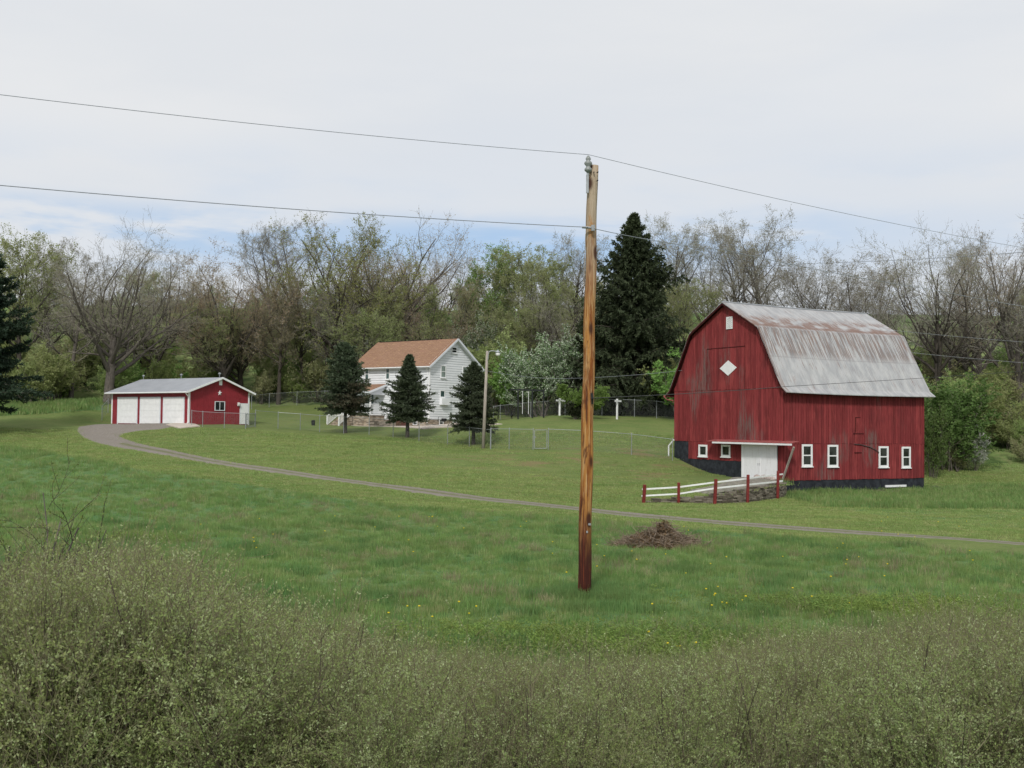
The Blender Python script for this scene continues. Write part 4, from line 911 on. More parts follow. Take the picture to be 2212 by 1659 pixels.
for k, (u, s_, lb_) in enumerate(((1636, .19, 'leftmost grey rock of the row at the foot of the white barn doors'), (1651, .23, 'large pinkish rock below the white barn doors, second from left'), (1661, .18, 'tan rock below the white barn doors, third from left'), (1669, .18, 'rightmost rock below the white barn doors by the red post'))):
    q = FB.ray(u, 1036, 'x', -1.1); w_ = FB.w(q); rock('rock', (w_.x, w_.y, float(H(w_.x, w_.y)[0]) + .12), (s_ * 1.1, s_, s_ * .8), lb_, seed=k, group='rocks at the barn door')
for k, (u, v, sx) in enumerate(((1795, 1066, .5), (1900, 1064, .45), (2020, 1056, .55), (2035, 1062, .4))):
    w_ = hit(u, v); rock('rock', w_, (sx, .35, .2), ['dark flat rock in the grass against the barn foundation', 'flat rock near the planks under the barn side', 'mossy rock at the right rear corner of the barn', 'smaller rock beside the mossy one at the barn corner'][k], seed=20 + k, m=M['drystone'], group='rocks around the barn')
for k, (u0, v0, u1, v1) in enumerate(((1900, 1062.5, 1950, 1060.5), (1935, 1064.5, 1985, 1063.5), (1910, 1065.5, 1960, 1063))):
    a_, b_ = hit(u0, v0), hit(u1, v1); g = MB(); g.beam((0, 0, .08), b_ - a_ + Vector((0, 0, .1 + .03 * k)), .16, .04); q = g.build('plank', M['greypole']); q.location = a_; tag(q, ['weathered plank leaning highest beside the barn foundation', 'longest weathered plank in the grass near the barn rear corner', 'weathered plank lying in front of the others by the barn'][k], 'plank', 'old planks by the barn')

# ------------------------------------------------------------------ yard furniture
def picnic(loc):
    t_ = thing('picnic_table', 'dark wooden picnic table beside the swing frame', 'picnic table', loc, math.radians(4))
    g = MB()
    for k in range(5): g.box(-.95, .95, -.36 + k * .15, -.22 + k * .15, .72, .76)
    g.build('tabletop', M['barn_dark'] if False else M['blackpl'], t_)
    for s_ in (-1, 1): g = MB(); g.box(-.95, .95, s_ * .72 - .13, s_ * .72 + .13, .42, .46); g.build('bench', M['blackpl'], t_)
    for x_ in (-.62, .62):
        for s_ in (-1, 1): g = MB(); g.beam((x_, s_ * .62, 0), (x_, s_ * .2, .72), .05, .09); g.build('leg', M['blackpl'], t_)
        g = MB(); g.box(x_ - .02, x_ + .02, -.8, .8, .36, .42); g.box(x_ - .02, x_ + .02, -.35, .35, .66, .72); g.build('crossbar', M['blackpl'], t_)
picnic(G(1090, 103))
sw = thing('swing_set', 'black swing frame with one rope swing on the back lawn', 'swing set', G(1139, 101.5)); o = sw.location
def rel(u, v, d): return P(u, v, d) - o
g = MB(); g.beam(rel(1102, 841.3, 101), rel(1175.5, 843.6, 101), .1, .14); g.beam(rel(1150, 842.3, 101.5), rel(1163, 842.8, 104), .1, .14); g.build('beam', M['blackpost'], sw)
for (u, d) in ((1118.7, 101), (1149.5, 101), (1174, 101)):
    b_ = G(u, d) - o; t_ = rel(u + .3, 843, d); g = MB(); g.beam(b_ - Vector((0, 0, .2)), t_, .13, .13); g.build('post', M['blackpost'], sw)
q0, q1 = rel(1129, 844, 101), rel(1142, 844, 101); sgr = G(1135, 101).z - o.z
swg = MB(); swg.box(q0.x - .02, q1.x + .02, q0.y - .1, q0.y + .1, sgr + .38, sgr + .41); st_ = swg.build('swing_seat', M['blackpl'], sw)
for q in (q0, q1): g = MB(); g.tube([(q.x, q.y, sgr + .4), (q.x, q.y, q.z)], .022, 6); g.build('rope', M['white'], sw)
for (u, d, h_, ar, lb_) in ((1208.5, 105, 1.6, .55, 'white clothesline T-post left of the round green tree'), (1332.6, 102, 1.85, .42, 'white clothesline T-post in front of the dark spruce')):
    b_ = G(u, d); t_ = thing('clothesline_post', lb_, 'clothesline post', b_, math.radians(60), 'white clothesline posts'); g = MB(); g.box(-.07, .07, -.07, .07, -.2, h_); g.build('post', M['white'], t_); g = MB(); g.box(-ar * 1.6, ar * 1.6, -.12, -.072, h_ - .28, h_ - .12); g.build('crossarm', M['whitew'], t_)
g = MB(); w_ = hit(676.5, 919); g.tube([(0, 0, 0), (0, 0, .42), (0, 0, .45)], [.16, .19, .16], 12); g.tube([(0, 0, .45), (0, 0, .5)], [.2, .14], 12); q = g.build('bucket', M['blackpl']); q.location = w_; tag(q, 'small black bucket standing on the lawn left of the spruces', 'bucket')
kp = FH.w((.9, -1.1, 0)); kp.z = float(H(kp.x, kp.y)[0]) + .06; kt = thing('kettle_stand', 'black hanging kettle pot on a frame on the patio by the farmhouse wall', 'kettle', kp)
g = MB(); g.tube([(0, 0, .35), (0, 0, .45), (0, 0, .60), (0, 0, .68)], [.12, .24, .27, .22], 14); g.build('pot', M['blackpl'], kt)
for (x_, y_) in ((-.55, 0), (.55, 0)): g = MB(); g.tube([(x_, y_, 0), (x_, y_, .8)], .022, 6); g.build('leg', M['blackpl'], kt)
g = MB(); g.tube([(-.55, 0, .8), (.55, 0, .8)], .022, 6); g.build('crossbar', M['blackpl'], kt)

# ------------------------------------------------------------------ vegetation toolkit (vectorised)
def norm(a): return a / (np.linalg.norm(a, axis=-1, keepdims=True) + 1e-9)
def tubes(Pp, R, k):
    B_, N, _ = Pp.shape; d = np.gradient(Pp, axis=1); d = norm(d)
    ref = np.where(np.abs(d[..., 2:3]) > .8, np.array([1., 0, 0]), np.array([0, 0, 1.])); a_ = norm(np.cross(d, ref)); b_ = np.cross(d, a_)
    th = np.arange(k) * 2 * pi / k
    V_ = Pp[:, :, None] + (a_[:, :, None] * np.cos(th)[None, None, :, None] + b_[:, :, None] * np.sin(th)[None, None, :, None]) * R[:, :, None, None]
    base = (np.arange(B_) * N * k)[:, None, None]; ii = np.arange(N - 1)[None, :, None] * k; kk = np.arange(k)[None, None, :]; k2 = (kk + 1) % k
    F_ = np.stack([base + ii + kk, base + ii + k2, base + ii + k + k2, base + ii + k + kk], -1).reshape(-1, 4)
    return V_.reshape(-1, 3), F_
def poly(start, d, L, N, wig, up, rng):
    B_ = len(start); Pp = np.zeros((B_, N, 3)); Pp[:, 0] = start; d = norm(d); st = (L / (N - 1))[:, None]; w = rng.normal(0, wig, (B_, 3))
    for i in range(1, N):
        w = w * .4 + rng.normal(0, wig, (B_, 3)); d = norm(d + w + np.array([0, 0, up])); Pp[:, i] = Pp[:, i - 1] + d * st
    return Pp
def kids(Pp, R, m, t0, t1, ang, L, N, wig, up, rfac, rng, taper=.35, rmin=.006, jl=(.7, 1.2)):
    """m children on every parent; L(t, parent length) -> length"""
    B_, Np, _ = Pp.shape; idx = np.repeat(np.arange(B_), m); t = t0 + (t1 - t0) * ((np.tile(np.arange(m), B_) + rng.uniform(0, 1, B_ * m)) / m)
    s_ = t * (Np - 1); i0 = np.minimum(s_.astype(int), Np - 2); f = (s_ - i0)[:, None]
    p = Pp[idx, i0] * (1 - f) + Pp[idx, i0 + 1] * f; tg = norm(Pp[idx, i0 + 1] - Pp[idx, i0]); r = R[idx, i0] * (1 - f[:, 0]) + R[idx, i0 + 1] * f[:, 0]
    ref = np.where(np.abs(tg[:, 2:3]) > .8, np.array([1., 0, 0]), np.array([0, 0, 1.])); a_ = norm(np.cross(tg, ref)); b_ = np.cross(tg, a_)
    az = np.tile(np.arange(m), B_) * 2.4 + rng.uniform(-.6, .6, B_ * m) + np.repeat(rng.uniform(0, 6.28, B_), m); an = np.radians(rng.uniform(ang[0], ang[1], B_ * m))
    d = tg * np.cos(an)[:, None] + (a_ * np.cos(az)[:, None] + b_ * np.sin(az)[:, None]) * np.sin(an)[:, None]
    pl = np.linalg.norm(np.diff(Pp, axis=1), axis=2).sum(1)[idx]; LL = L(t, pl) * rng.uniform(jl[0], jl[1], B_ * m)
    Q = poly(p, d, LL, N, wig, up, rng); r0 = np.maximum(r * rfac, rmin); RR = r0[:, None] * np.linspace(1, taper, N)[None]
    return Q, RR
def cards(pos, d, ln, wd, rng):
    n = len(pos); d = norm(d); s_ = norm(np.cross(d, rng.normal(0, 1, (n, 3)))); ln = ln[:, None]; wd = wd[:, None]
    V_ = np.stack([pos, pos + d * ln * .5 + s_ * wd, pos + d * ln, pos + d * ln * .5 - s_ * wd], 1)
    return V_.reshape(-1, 3), np.arange(n * 4).reshape(-1, 4)
def along(Pp, n, rng, jit=.0, t0=.2):
    B_, N, _ = Pp.shape; b_ = rng.integers(0, B_, n); s_ = rng.uniform(t0, 1, n) * (N - 1); i0 = np.minimum(s_.astype(int), N - 2); f = (s_ - i0)[:, None]
    p = Pp[b_, i0] * (1 - f) + Pp[b_, i0 + 1] * f; d = norm(Pp[b_, i0 + 1] - Pp[b_, i0]); return p + rng.normal(0, jit, (n, 3)), d
def join(parts):
    vs = []; fs = []; mi = []; o_ = 0
    for V_, F_, m in parts: vs.append(V_); fs.append(F_ + o_); mi.append(np.full(len(F_), m)); o_ += len(V_)
    return np.concatenate(vs), np.concatenate(fs), np.concatenate(mi)
class Proto:   # meshes of one kind of plant
    def __init__(s, trunk, crown): s.trunk = trunk; s.crown = crown
def mesh_only(name, V_, F_, mats, mi=None, smooth=False):
    o = mk(name, V_, F_, mats, None, smooth, mi, link=False); me = o.data; bpy.data.objects.remove(o); return me
def make_tree(seed, kind, leaf, nleaf, lsize, bark='bark', twig='twig', Ht=16., dens=1., wide=1., th=1.):
    r = np.random.default_rng(seed); z0 = np.zeros((1, 3)); up = np.array([[r.normal(0, .04), r.normal(0, .04), 1]])
    if kind == 'spread':
        T = poly(z0, up, np.array([Ht * .42]), 9, .03, .03, r); RT = (Ht * .026 * th * np.array([1.35, 1.05, 1, .95, .9, .8, .65, .5, .35]))[None]
        L1, R1 = kids(T, RT, 14, .36, 1, (12, 72), lambda t, pl: Ht * (.62 - .02 * t) * wide, 10, .095, .075, .55, r, .2, jl=(.86, 1.05))
    elif kind == 'upright':
        T = poly(z0, up, np.array([Ht * .93]), 12, .035, .05, r); RT = (Ht * .017 * th * np.linspace(1.25, .12, 12))[None]
        L1, R1 = kids(T, RT, 19, .30, .97, (30, 70), lambda t, pl: Ht * (.46 - .24 * t ** 2) * wide, 8, .11, .09, .55, r, .22)
    else:
        n0 = 4 if kind == 'multi' else 7
        dd = r.normal(0, .22 * wide, (n0, 3)); dd[:, 2] = 1; T = poly(np.c_[r.normal(0, .25, (n0, 2)), np.zeros(n0)], dd, Ht * r.uniform(.7, .95, n0), 10, .05, .05, r); RT = Ht * .011 * th * np.linspace(1.2, .15, 10)[None] * r.uniform(.7, 1.1, (n0, 1))
        L1, R1 = kids(T, RT, 9, .25, .97, (22, 50), lambda t, pl: Ht * (.36 - .22 * t) * wide, 7, .08, .12, .55, r, .25)
    L2, R2 = kids(L1, R1, int(6.6 * dens), .2, 1, (26, 58), lambda t, pl: pl * (.50 - .18 * t), 6, .11, .06, .55, r, .3)
    L3, R3 = kids(L2, R2, int(5.4 * dens), .15, 1, (26, 56), lambda t, pl: pl * (.52 - .2 * t), 5, .13, .04, .6, r, .4)
    L4, R4 = kids(L3, R3, 5, .15, 1, (20, 55), lambda t, pl: pl * .5 + .22, 3, .14, .09, .7, r, .5)
    R3 = np.clip(R3, .0075, 1); R4 = R4 * 0 + .0062; nleaf = int(nleaf * 1.45); lsize *= .92
    # normalise height
    top = np.percentile(L4[:, -1, 2], 99.7); k = Ht / top
    T, L1, L2, L3, L4 = [q * k for q in (T, L1, L2, L3, L4)]
    parts = [(*tubes(T, RT, 9), 0), (*tubes(L1, R1, 6), 0), (*tubes(L2, R2, 4), 0)]
    V_, F_, mi = join(parts); tr = mesh_only('trunk', V_, F_, [M[bark]], None, True)
    cp_ = [(*tubes(L3, R3, 3), 0), (*tubes(L4, R4, 3), 0)]
    pos, d = along(L4, int(nleaf * .75), r, .07); p2, d2 = along(L3, nleaf - int(nleaf * .75), r, .07); pos = np.r_[pos, p2]; n = len(pos)
    cl = r.uniform(0, 1, n); dd = r.normal(0, 1, (n, 3)); dd[:, 2] += .3
    cp_.append((*cards(pos, dd, lsize * r.uniform(.6, 1.4, n), lsize * .38 * r.uniform(.6, 1.3, n), r), 1))
    V_, F_, mi = join(cp_); cr = mesh_only('crown', V_, F_, [M[twig], LM[leaf]], mi)
    return Proto(tr, cr)
def make_spruce(seed, Ht, zb, Rm, nb, leaf, ncard, cl, cw, droop=.0, hang=0., trunk_r=.12, leaf2=None, pw=.75, m2=12, rag=.3):
    r = np.random.default_rng(seed); T = poly(np.zeros((1, 3)), np.array([[.0, .0, 1.]]), np.array([Ht]), 10, .008, .05, r); RT = (trunk_r * np.linspace(1.15, .08, 10))[None]
    t = (np.arange(nb) + r.uniform(0, 1, nb)) / nb; t = zb / Ht + (1 - zb / Ht) * t ** 1.12; z = t * Ht; q = (z - zb) / (Ht - zb)
    low = np.minimum(1, .62 + q * 3.2); az = np.arange(nb) * 2.399 + r.uniform(-.3, .3, nb)
    L = Rm * (np.clip(1 - q, 0, 1) ** pw) * low * r.uniform(1 - rag, 1 + rag * .5, nb) * (1 + .13 * np.sin(az * 2 + z * 1.3)) + .06
    s_ = t * 9; i0 = np.minimum(s_.astype(int), 8); st = T[0, i0] + (T[0, i0 + 1] - T[0, i0]) * (s_ - i0)[:, None]
    el = .75 * q - .12 - droop * (1 - q); d = np.stack([np.cos(az), np.sin(az), el], 1)
    Bp = poly(st, d, L, 7, .05, .035, r); RB = np.linspace(1, .2, 7)[None] * (L * .013 + .006)[:, None]
    # side twigs lie in the branch plane
    idx = np.repeat(np.arange(nb), m2); tt = .12 + .86 * ((np.tile(np.arange(m2), nb) + r.uniform(0, 1, nb * m2)) / m2); ss = tt * 6; ii = np.minimum(ss.astype(int), 5); f = (ss - ii)[:, None]
    p = Bp[idx, ii] * (1 - f) + Bp[idx, ii + 1] * f; tg = norm(Bp[idx, ii + 1] - Bp[idx, ii]); sd = norm(np.cross(tg, [0, 0, 1.])) * np.where(r.uniform(0, 1, nb * m2) > .5, 1, -1)[:, None]
    dd = tg * .75 + sd * .8 + r.normal(0, .16, (nb * m2, 3)); dd[:, 2] -= hang
    L2 = L[idx] * (.42 - .30 * tt) * r.uniform(.6, 1.2, nb * m2) + .08; Tw = poly(p, dd, L2, 4, .08, -.10 * hang, r); RW = np.full((nb * m2, 4), .007)
    V_, F_, mi = join([(*tubes(T, RT, 10), 0), (*tubes(Bp, RB, 4), 0)]); tr = mesh_only('trunk', V_, F_, [M['barkd']], None, True)
    wts = L2 / L2.sum(); n1 = int(ncard * .8); b_ = r.choice(nb * m2, n1, p=wts); s_ = r.uniform(0, 1, n1) * 3; i0 = np.minimum(s_.astype(int), 2); f = (s_ - i0)[:, None]
    pos = Tw[b_, i0] * (1 - f) + Tw[b_, i0 + 1] * f; cd = norm(Tw[b_, i0 + 1] - Tw[b_, i0]); p2, d2 = along(Bp, ncard - n1, r, .02, .25); pos = np.r_[pos, p2]; cd = np.r_[cd, d2]
    n = len(pos); cd = cd + r.normal(0, .55, (n, 3)); cd[:, 2] -= hang * .5
    Vc, Fc = cards(pos, cd, cl * r.uniform(.6, 1.4, n), cw * r.uniform(.7, 1.3, n), r)
    if leaf2:   # browning low in the crown, by clump
        noise_ = np.sin(pos[:, 0] * 2.1 + 1) + np.sin(pos[:, 1] * 2.7) + np.sin(pos[:, 2] * 3.1); m_ = np.where((pos[:, 2] < zb + (Ht - zb) * .42) & (noise_ + r.normal(0, .8, n) > -.6), 2, 1)
    else: m_ = np.ones(n)
    V1, F1 = tubes(Tw, RW, 3); V_ = np.concatenate([V1, Vc]); F_ = np.concatenate([F1, Fc + len(V1)]); mi = np.r_[np.zeros(len(F1)), m_]
    cr = mesh_only('crown', V_, F_, [M['barkd'], LM[leaf]] + ([LM[leaf2]] if leaf2 else []), mi); return Proto(tr, cr)
def make_shrub(seed, Ht, spread, leaf, nleaf, ls, ns=14, twig='twig', lw=.4, m1=6, m2=5, rad=.016, rmin=.006, t0=.2):
    r = np.random.default_rng(seed); d = r.normal(0, spread, (ns, 3)); d[:, 2] = 1; T = poly(np.c_[r.normal(0, Ht * .06, (ns, 2)), np.zeros(ns) - .05], d, Ht * r.uniform(.6, 1.05, ns), 8, .06, .04, r); RT = np.linspace(1, .3, 8)[None] * rad * r.uniform(.6, 1.2, (ns, 1))
    A1, R1 = kids(T, RT, m1, t0, .97, (18, 50), lambda t, pl: pl * (.48 - .25 * t), 6, .09, .07, .6, r, .4, rmin); A2, R2 = kids(A1, R1, m2, .15, 1, (18, 55), lambda t, pl: pl * .45 + .05, 4, .1, .05, .7, r, .5, rmin * .7)
    A1, A2, T = [q * (Ht / max(A1[..., 2].max(), T[..., 2].max())) for q in (A1, A2, T)]
    V_, F_, mi = join([(*tubes(T, RT, 5), 0)]); tr = mesh_only('stems', V_, F_, [M['bark']], None, True)
    pos, dd = along(A2, nleaf, r, ls * .4, .1); dd = dd + r.normal(0, .9, (nleaf, 3)); n = nleaf
    V_, F_, mi = join([(*tubes(A1, R1, 3), 0), (*tubes(A2, R2, 3), 0), (*cards(pos, dd, ls * r.uniform(.6, 1.4, n), ls * lw * r.uniform(.6, 1.3, n), r), 1)])
    return Proto(tr, mesh_only('foliage', V_, F_, [M[twig], LM[leaf]], mi))
def plant(proto, name, label, cat, loc, scale, rz, group=None, names=('trunk', 'crown'), sxy=None, tilt=0):
    t_ = thing(name, label, cat, loc, rz, group); t_.scale = (sxy or scale, sxy or scale, scale); t_.rotation_euler = (tilt, 0, rz)
    for nm, me in zip(names, (proto.trunk, proto.crown)): c = bpy.data.objects.new(nm, me); COL.objects.link(c); c.parent = t_
    return t_

# ------------------------------------------------------------------ tree kinds
TR = {
 'bigbare': make_tree(1, 'spread', 'grey', 3800, .10, 'bark', 'twig', 17, 1.25, 1.0, .95),
 'bigoak': make_tree(6, 'spread', 'pink', 5500, .11, 'bark', 'twig', 17, 1.15, 1.05, 1.0),
 'pink': make_tree(3, 'spread', 'pink', 9000, .12, 'barkd', 'twig', 16, 1.15, .85, .8),
 'brown': make_tree(4, 'upright', 'brown', 8000, .12, 'barkd', 'twig', 16, 1.1, 1.0, .9),
 'tallgrey': make_tree(5, 'upright', 'grey', 3500, .10, 'bark', 'twigp', 18, 1.15, .8, .8),
 'yellow': make_tree(16, 'spread', 'yellow', 15000, .13, 'barkd', 'twig', 17, 1.15, .85, .8),
 'fresh': make_tree(7, 'upright', 'fresh', 12000, .17, 'barkd', 'twig', 15, 1.1, 1.1, .8),
 'olive': make_tree(8, 'upright', 'olive', 15000, .14, 'barkd', 'twig', 15, 1.15, 1.15, .9),
 'olive2': make_tree(9, 'multi', 'olive', 14000, .14, 'barkd', 'twig', 14, 1.1, 1.1, .9),
 'pale': make_tree(10, 'upright', 'pale', 5500, .11, 'bark', 'twigp', 17, 1.15, 1.15, .9),
 'pale2': make_tree(12, 'spread', 'grey', 4500, .10, 'barkd', 'twigp', 16, 1.15, .9, .7),
 'multi': make_tree(13, 'clump', 'grey', 6500, .11, 'bark', 'twigp', 14, 1.2, 1.3, .9),
}
def Htop(u, d, v, g): return (P(u, v, d).z - g.z)
KH = {'bigbare': 17, 'bigoak': 17, 'pink': 16, 'brown': 16, 'tallgrey': 18, 'yellow': 17, 'fresh': 15, 'olive': 15, 'olive2': 14, 'pale': 17, 'pale2': 16, 'multi': 14}
def tree(kind, u, d, vtop, label, group=None, rz=None, wide=1., name='deciduous_tree'):
    g = G(u, d); s_ = Htop(u, d, vtop, g) / KH[kind]; g.z -= .1
    return plant(TR[kind], name, label, 'tree', g, s_, random.uniform(0, 6.28) if rz is None else rz, group, sxy=s_ * wide)
random.seed(21)
WG_ = 'trees of the wooded hillside'
tree('bigbare', 232, 111, 478, 'large spreading bare tree behind the left end of the garage', WG_, 1.0, 1.05)
tree('tallgrey', 150, 118, 530, 'bare tree with slim twin trunks left of the large spreading one', WG_, 2.0)
tree('olive', 40, 122, 500, 'greenish budding tree behind the dark spruce at the left edge', WG_)
tree('tallgrey', 100, 130, 505, 'bare tree just left of the large spreading bare tree', WG_)
tree('pale2', 320, 128, 520, 'bare tree on the right side of the large spreading tree', WG_)
tree('pink', 480, 124, 528, 'reddish budding tree above the garage roof', WG_, wide=1.)
tree('pink', 415, 134, 548, 'reddish-brown budding tree left of the one above the garage', WG_)
tree('tallgrey', 590, 138, 475, 'tall slim grey tree left of the yellow-green one', WG_)
tree('tallgrey', 640, 140, 468, 'tallest slim grey tree beside the yellow-green one', WG_)
tree('brown', 600, 126, 590, 'brown budding tree between the garage and the farmhouse', WG_)
tree('yellow', 715, 130, 472, 'round yellow-green tree above the left spruce', WG_, wide=1.05)
tree('bigoak', 862, 134, 466, 'big gnarled bare tree above the farmhouse roof', WG_, 2.2, 1.1)
tree('pink', 790, 138, 500, 'reddish bare tree left of the big gnarled one', WG_)
tree('pale2', 950, 146, 515, 'grey bare tree leaning out right of the big gnarled one', WG_)
tree('fresh', 1035, 140, 530, 'bright green leafing tree left of the utility pole', WG_)
tree('brown', 990, 132, 600, 'rusty budding tree below the bright green leafing one', WG_)
tree('olive', 1135, 136, 530, 'rounded olive-green tree left of the utility pole', WG_, wide=1.1)
tree('olive2', 1190, 130, 560, 'olive multi-stem tree just left of the utility pole', WG_)
tree('pale', 1235, 142, 500, 'tall pale budding tree behind the utility pole', WG_)
tree('pale', 1440, 138, 462, 'tall pale tree right behind the dark spruce', WG_)
tree('olive', 1480, 128, 600, 'olive tree between the dark spruce and the barn', WG_)
tree('pale2', 1560, 140, 488, 'fine bare tree above the barn gable peak', WG_)
tree('pale', 1655, 136, 446, 'tallest pale budding tree above the barn roof', WG_, wide=1.1)
tree('tallgrey', 1600, 146, 480, 'bare tree just left of the tallest pale tree', WG_)
tree('pale2', 1735, 134, 530, 'small forked bare tree above the middle of the barn roof', WG_)
tree('multi', 1860, 128, 540, 'bushy many-stemmed tree above the right end of the barn roof', WG_, wide=1.15)
tree('pale2', 2025, 114, 484, 'wide bare tree right of the barn roof', WG_)
tree('bigbare', 2120, 118, 478, 'bare tree near the right edge with dark limbs', WG_, 3.5, .85)
tree('tallgrey', 2085, 130, 500, 'slim bare tree between the two wide ones right of the barn', WG_)
tree('bigoak', 2205, 112, 480, 'bare tree cut off by the right edge', WG_, .5, .8)
tree('tallgrey', 2260, 108, 470, 'bare tree just outside the right edge with twigs reaching in', WG_)
top_u = [-80, 0, 60, 110, 230, 340, 370, 400, 480, 560, 620, 720, 790, 860, 930, 980, 1060, 1100, 1160, 1240, 1300, 1400, 1470, 1540, 1600, 1660, 1720, 1780, 1860, 1940, 1960, 2020, 2100, 2300]
top_v = [530, 540, 520, 500, 490, 530, 575, 570, 545, 550, 500, 500, 515, 500, 500, 545, 555, 580, 545, 520, 520, 500, 490, 510, 490, 490, 520, 570, 570, 590, 540, 510, 500, 500]
fk = [('brown', 'brown budding tree in the wooded hillside background'), ('pink', 'reddish budding tree in the wooded hillside background'), ('olive', 'olive-green tree in the wooded hillside background'), ('tallgrey', 'slim bare grey tree in the wooded hillside background'),
      ('olive2', 'many-stemmed olive tree in the wooded hillside background'), ('pale2', 'spreading bare tree in the wooded hillside background'), ('pale', 'pale budding tree in the wooded hillside background'), ('fresh', 'fresh green tree in the wooded hillside background')]
for k in range(58):
    u = -60 + 2340 * ((k * .618034) % 1); d = random.uniform(122, 176); wr_ = u > 1300
    w8 = ([1.2, 1.2, 5, 2, 4, 1, 2, 2.2] if not wr_ else [1, .3, 3, 3, 3, 2, 4, 1.5])
    kk, lb_ = random.choices(fk, w8)[0]; vt = np.interp(u, top_u, top_v) + random.uniform(55, 170)
    if u > 1940: d = random.uniform(112, 150)
    if 1500 < u < 1960: vt += 70
    if u > 1960: vt += 50
    if u > 1490 and k % 5 in (1, 3): continue
    tree(kk, u, d, vt, lb_, 'background ' + lb_.split(' tree')[0] + ' trees', wide=random.uniform(.95, 1.25))

# shrubs and undergrowth
SH = {
 'green': make_shrub(31, 5, .34, 'shrub', 9000, .13, 14, 'twig', .4, 7, 6, .035),
 'dark': make_shrub(37, 5, .36, 'shrubd', 15000, .13, 16, 'twig', .4, 8, 6, .035),
 'brown': make_shrub(32, 5, .34, 'shrubb', 7000, .12, 14, 'twig', .4, 7, 6, .035),
 'olive': make_shrub(33, 5, .30, 'olive', 11000, .13, 12, 'twig', .4, 8, 6, .035),
 'lime': make_shrub(34, 4, .36, 'fresh', 9000, .13, 10, 'twig', .4, 7, 6, .03),
 'blossom': make_shrub(35, 5, .30, 'white', 9000, .10, 9, 'twigp', .5, 8, 7, .04),
 'blossomg': make_shrub(36, 6, .40, 'white2', 40000, .11, 16, 'twig', .45, 9, 7, .05),
}
SN = ('stems', 'foliage')
shk = [('green', 'green leafing shrub in the hillside undergrowth'), ('brown', 'brown twiggy shrub in the hillside undergrowth'), ('olive', 'dense olive shrub in the hillside undergrowth'), ('lime', 'fresh green shrub in the hillside undergrowth')]
for k in range(240):
    u = -60 + 2340 * ((k * .7548776) % 1); wl_ = np.interp(P(u, 900, 115).x, [-60, -45, -30, -10, 0, 18, 25, 45, 60], [113, 113, 127, 128, 122, 112, 100, 96, 96]); d = wl_ + 58 * ((k * .5698) % 1) ** 1.3 + random.uniform(0, 2)
    kk, lb_ = random.choices(shk, [5, 3, 4, 2.4])[0]; g = G(u, d); g.z -= .1; s_ = random.uniform(.7, 1.35)
    if 1240 < u < 1460 and d < 118: continue
    plant(SH[kk], 'shrub', lb_, 'shrub', g, s_, random.uniform(0, 6.28), 'undergrowth ' + lb_.split(' in ')[0] + 's', SN, sxy=s_ * 1.15)
def shrub(kk, u, d, vtop, vis, label, name='shrub', cat='shrub', wide=1., group=None):
    g = G(u, d); hgt = {'green': 5, 'dark': 5, 'brown': 5, 'olive': 5, 'lime': 4, 'blossom': 5, 'blossomg': 6}[kk]; s_ = Htop(u, d, vtop, g) / hgt; g.z -= .05
    return plant(SH[kk], name, label, cat, g, s_, random.uniform(0, 6.28), group, SN, sxy=s_ * wide)
BG_ = 'flowering bushes at the wood edge'
shrub('blossom', 783, 127, 680, 0, 'pinkish-white blossoming tree behind the left end of the farmhouse roof', 'flowering_tree', 'tree', .55, BG_)
shrub('blossomg', 1032, 128, 682, 0, 'pale green blossoming tree right above the farmhouse ridge', 'flowering_tree', 'tree', .75, BG_)
shrub('blossomg', 1165, 113, 730, 0, 'large round white-flowering bush behind the swing frame', 'flowering_tree', 'tree', 1.15, BG_)
shrub('blossomg', 1222, 113.5, 712, 0, 'white-flowering bush partly behind the utility pole', 'flowering_tree', 'tree', .8, BG_)
shrub('blossom', 2100, 90, 912, 0, 'small white blossoming tree right of the barn', 'flowering_tree', 'tree', .75, BG_)
shrub('dark', 2042, 90, 822, 0, 'big green shrub pressed against the right rear corner of the barn', wide=1.35)
shrub('dark', 2012, 86, 880, 0, 'green shrub overlapping the barn rear corner', wide=.6)
shrub('olive', 2085, 97, 870, 0, 'olive shrub behind the white blossoming tree right of the barn', wide=1.0)
for k in range(12):
    kk = ('brown', 'olive', 'green', 'brown')[k % 4]; u = 2075 + 185 * ((k * .618) % 1); d = 90 + 20 * ((k * .37) % 1); g = G(u, d); g.z -= .1; s_ = random.uniform(.4, .68)
    plant(SH[kk], 'shrub', {'green': 'leafy green shrub in the thicket right of the barn', 'olive': 'dense olive shrub in the thicket right of the barn', 'brown': 'brown twiggy shrub in the thicket right of the barn'}[kk], 'shrub', g, s_, random.uniform(0, 6.28), kk + ' shrubs of the thicket right of the barn', SN, sxy=s_ * 1.3)
for k, (kk, u, d, vt) in enumerate((('olive', 1075, 119, 720), ('lime', 1100, 116, 760), ('green', 1050, 121, 735), ('olive', 1480, 108, 740), ('lime', 1478, 104, 760), ('brown', 560, 127, 780), ('green', 640, 127, 800), ('green', 340, 120, 770), ('lime', 370, 122, 790), ('brown', 690, 128, 740))):
    shrub(kk, u, d, vt, 0, ['tall olive shrub beside the yard lamp', 'bright green shrub behind the picnic table', 'green shrub right of the farmhouse gable', 'olive shrub against the left slope of the barn roof', 'fresh green shrub touching the barn gambrel edge', 'brown thicket above the right end of the garage', 'green thicket left of the left spruce', 'green bush above the garage roof left half', 'fresh green bush above the garage ridge', 'brown thicket behind the left spruce'][k], wide=1.1)
rd = make_shrub(41, 3.2, .42, 'fresh', 16000, .12, 9, 'twig', .42, 9, 7, .03, t0=.5)
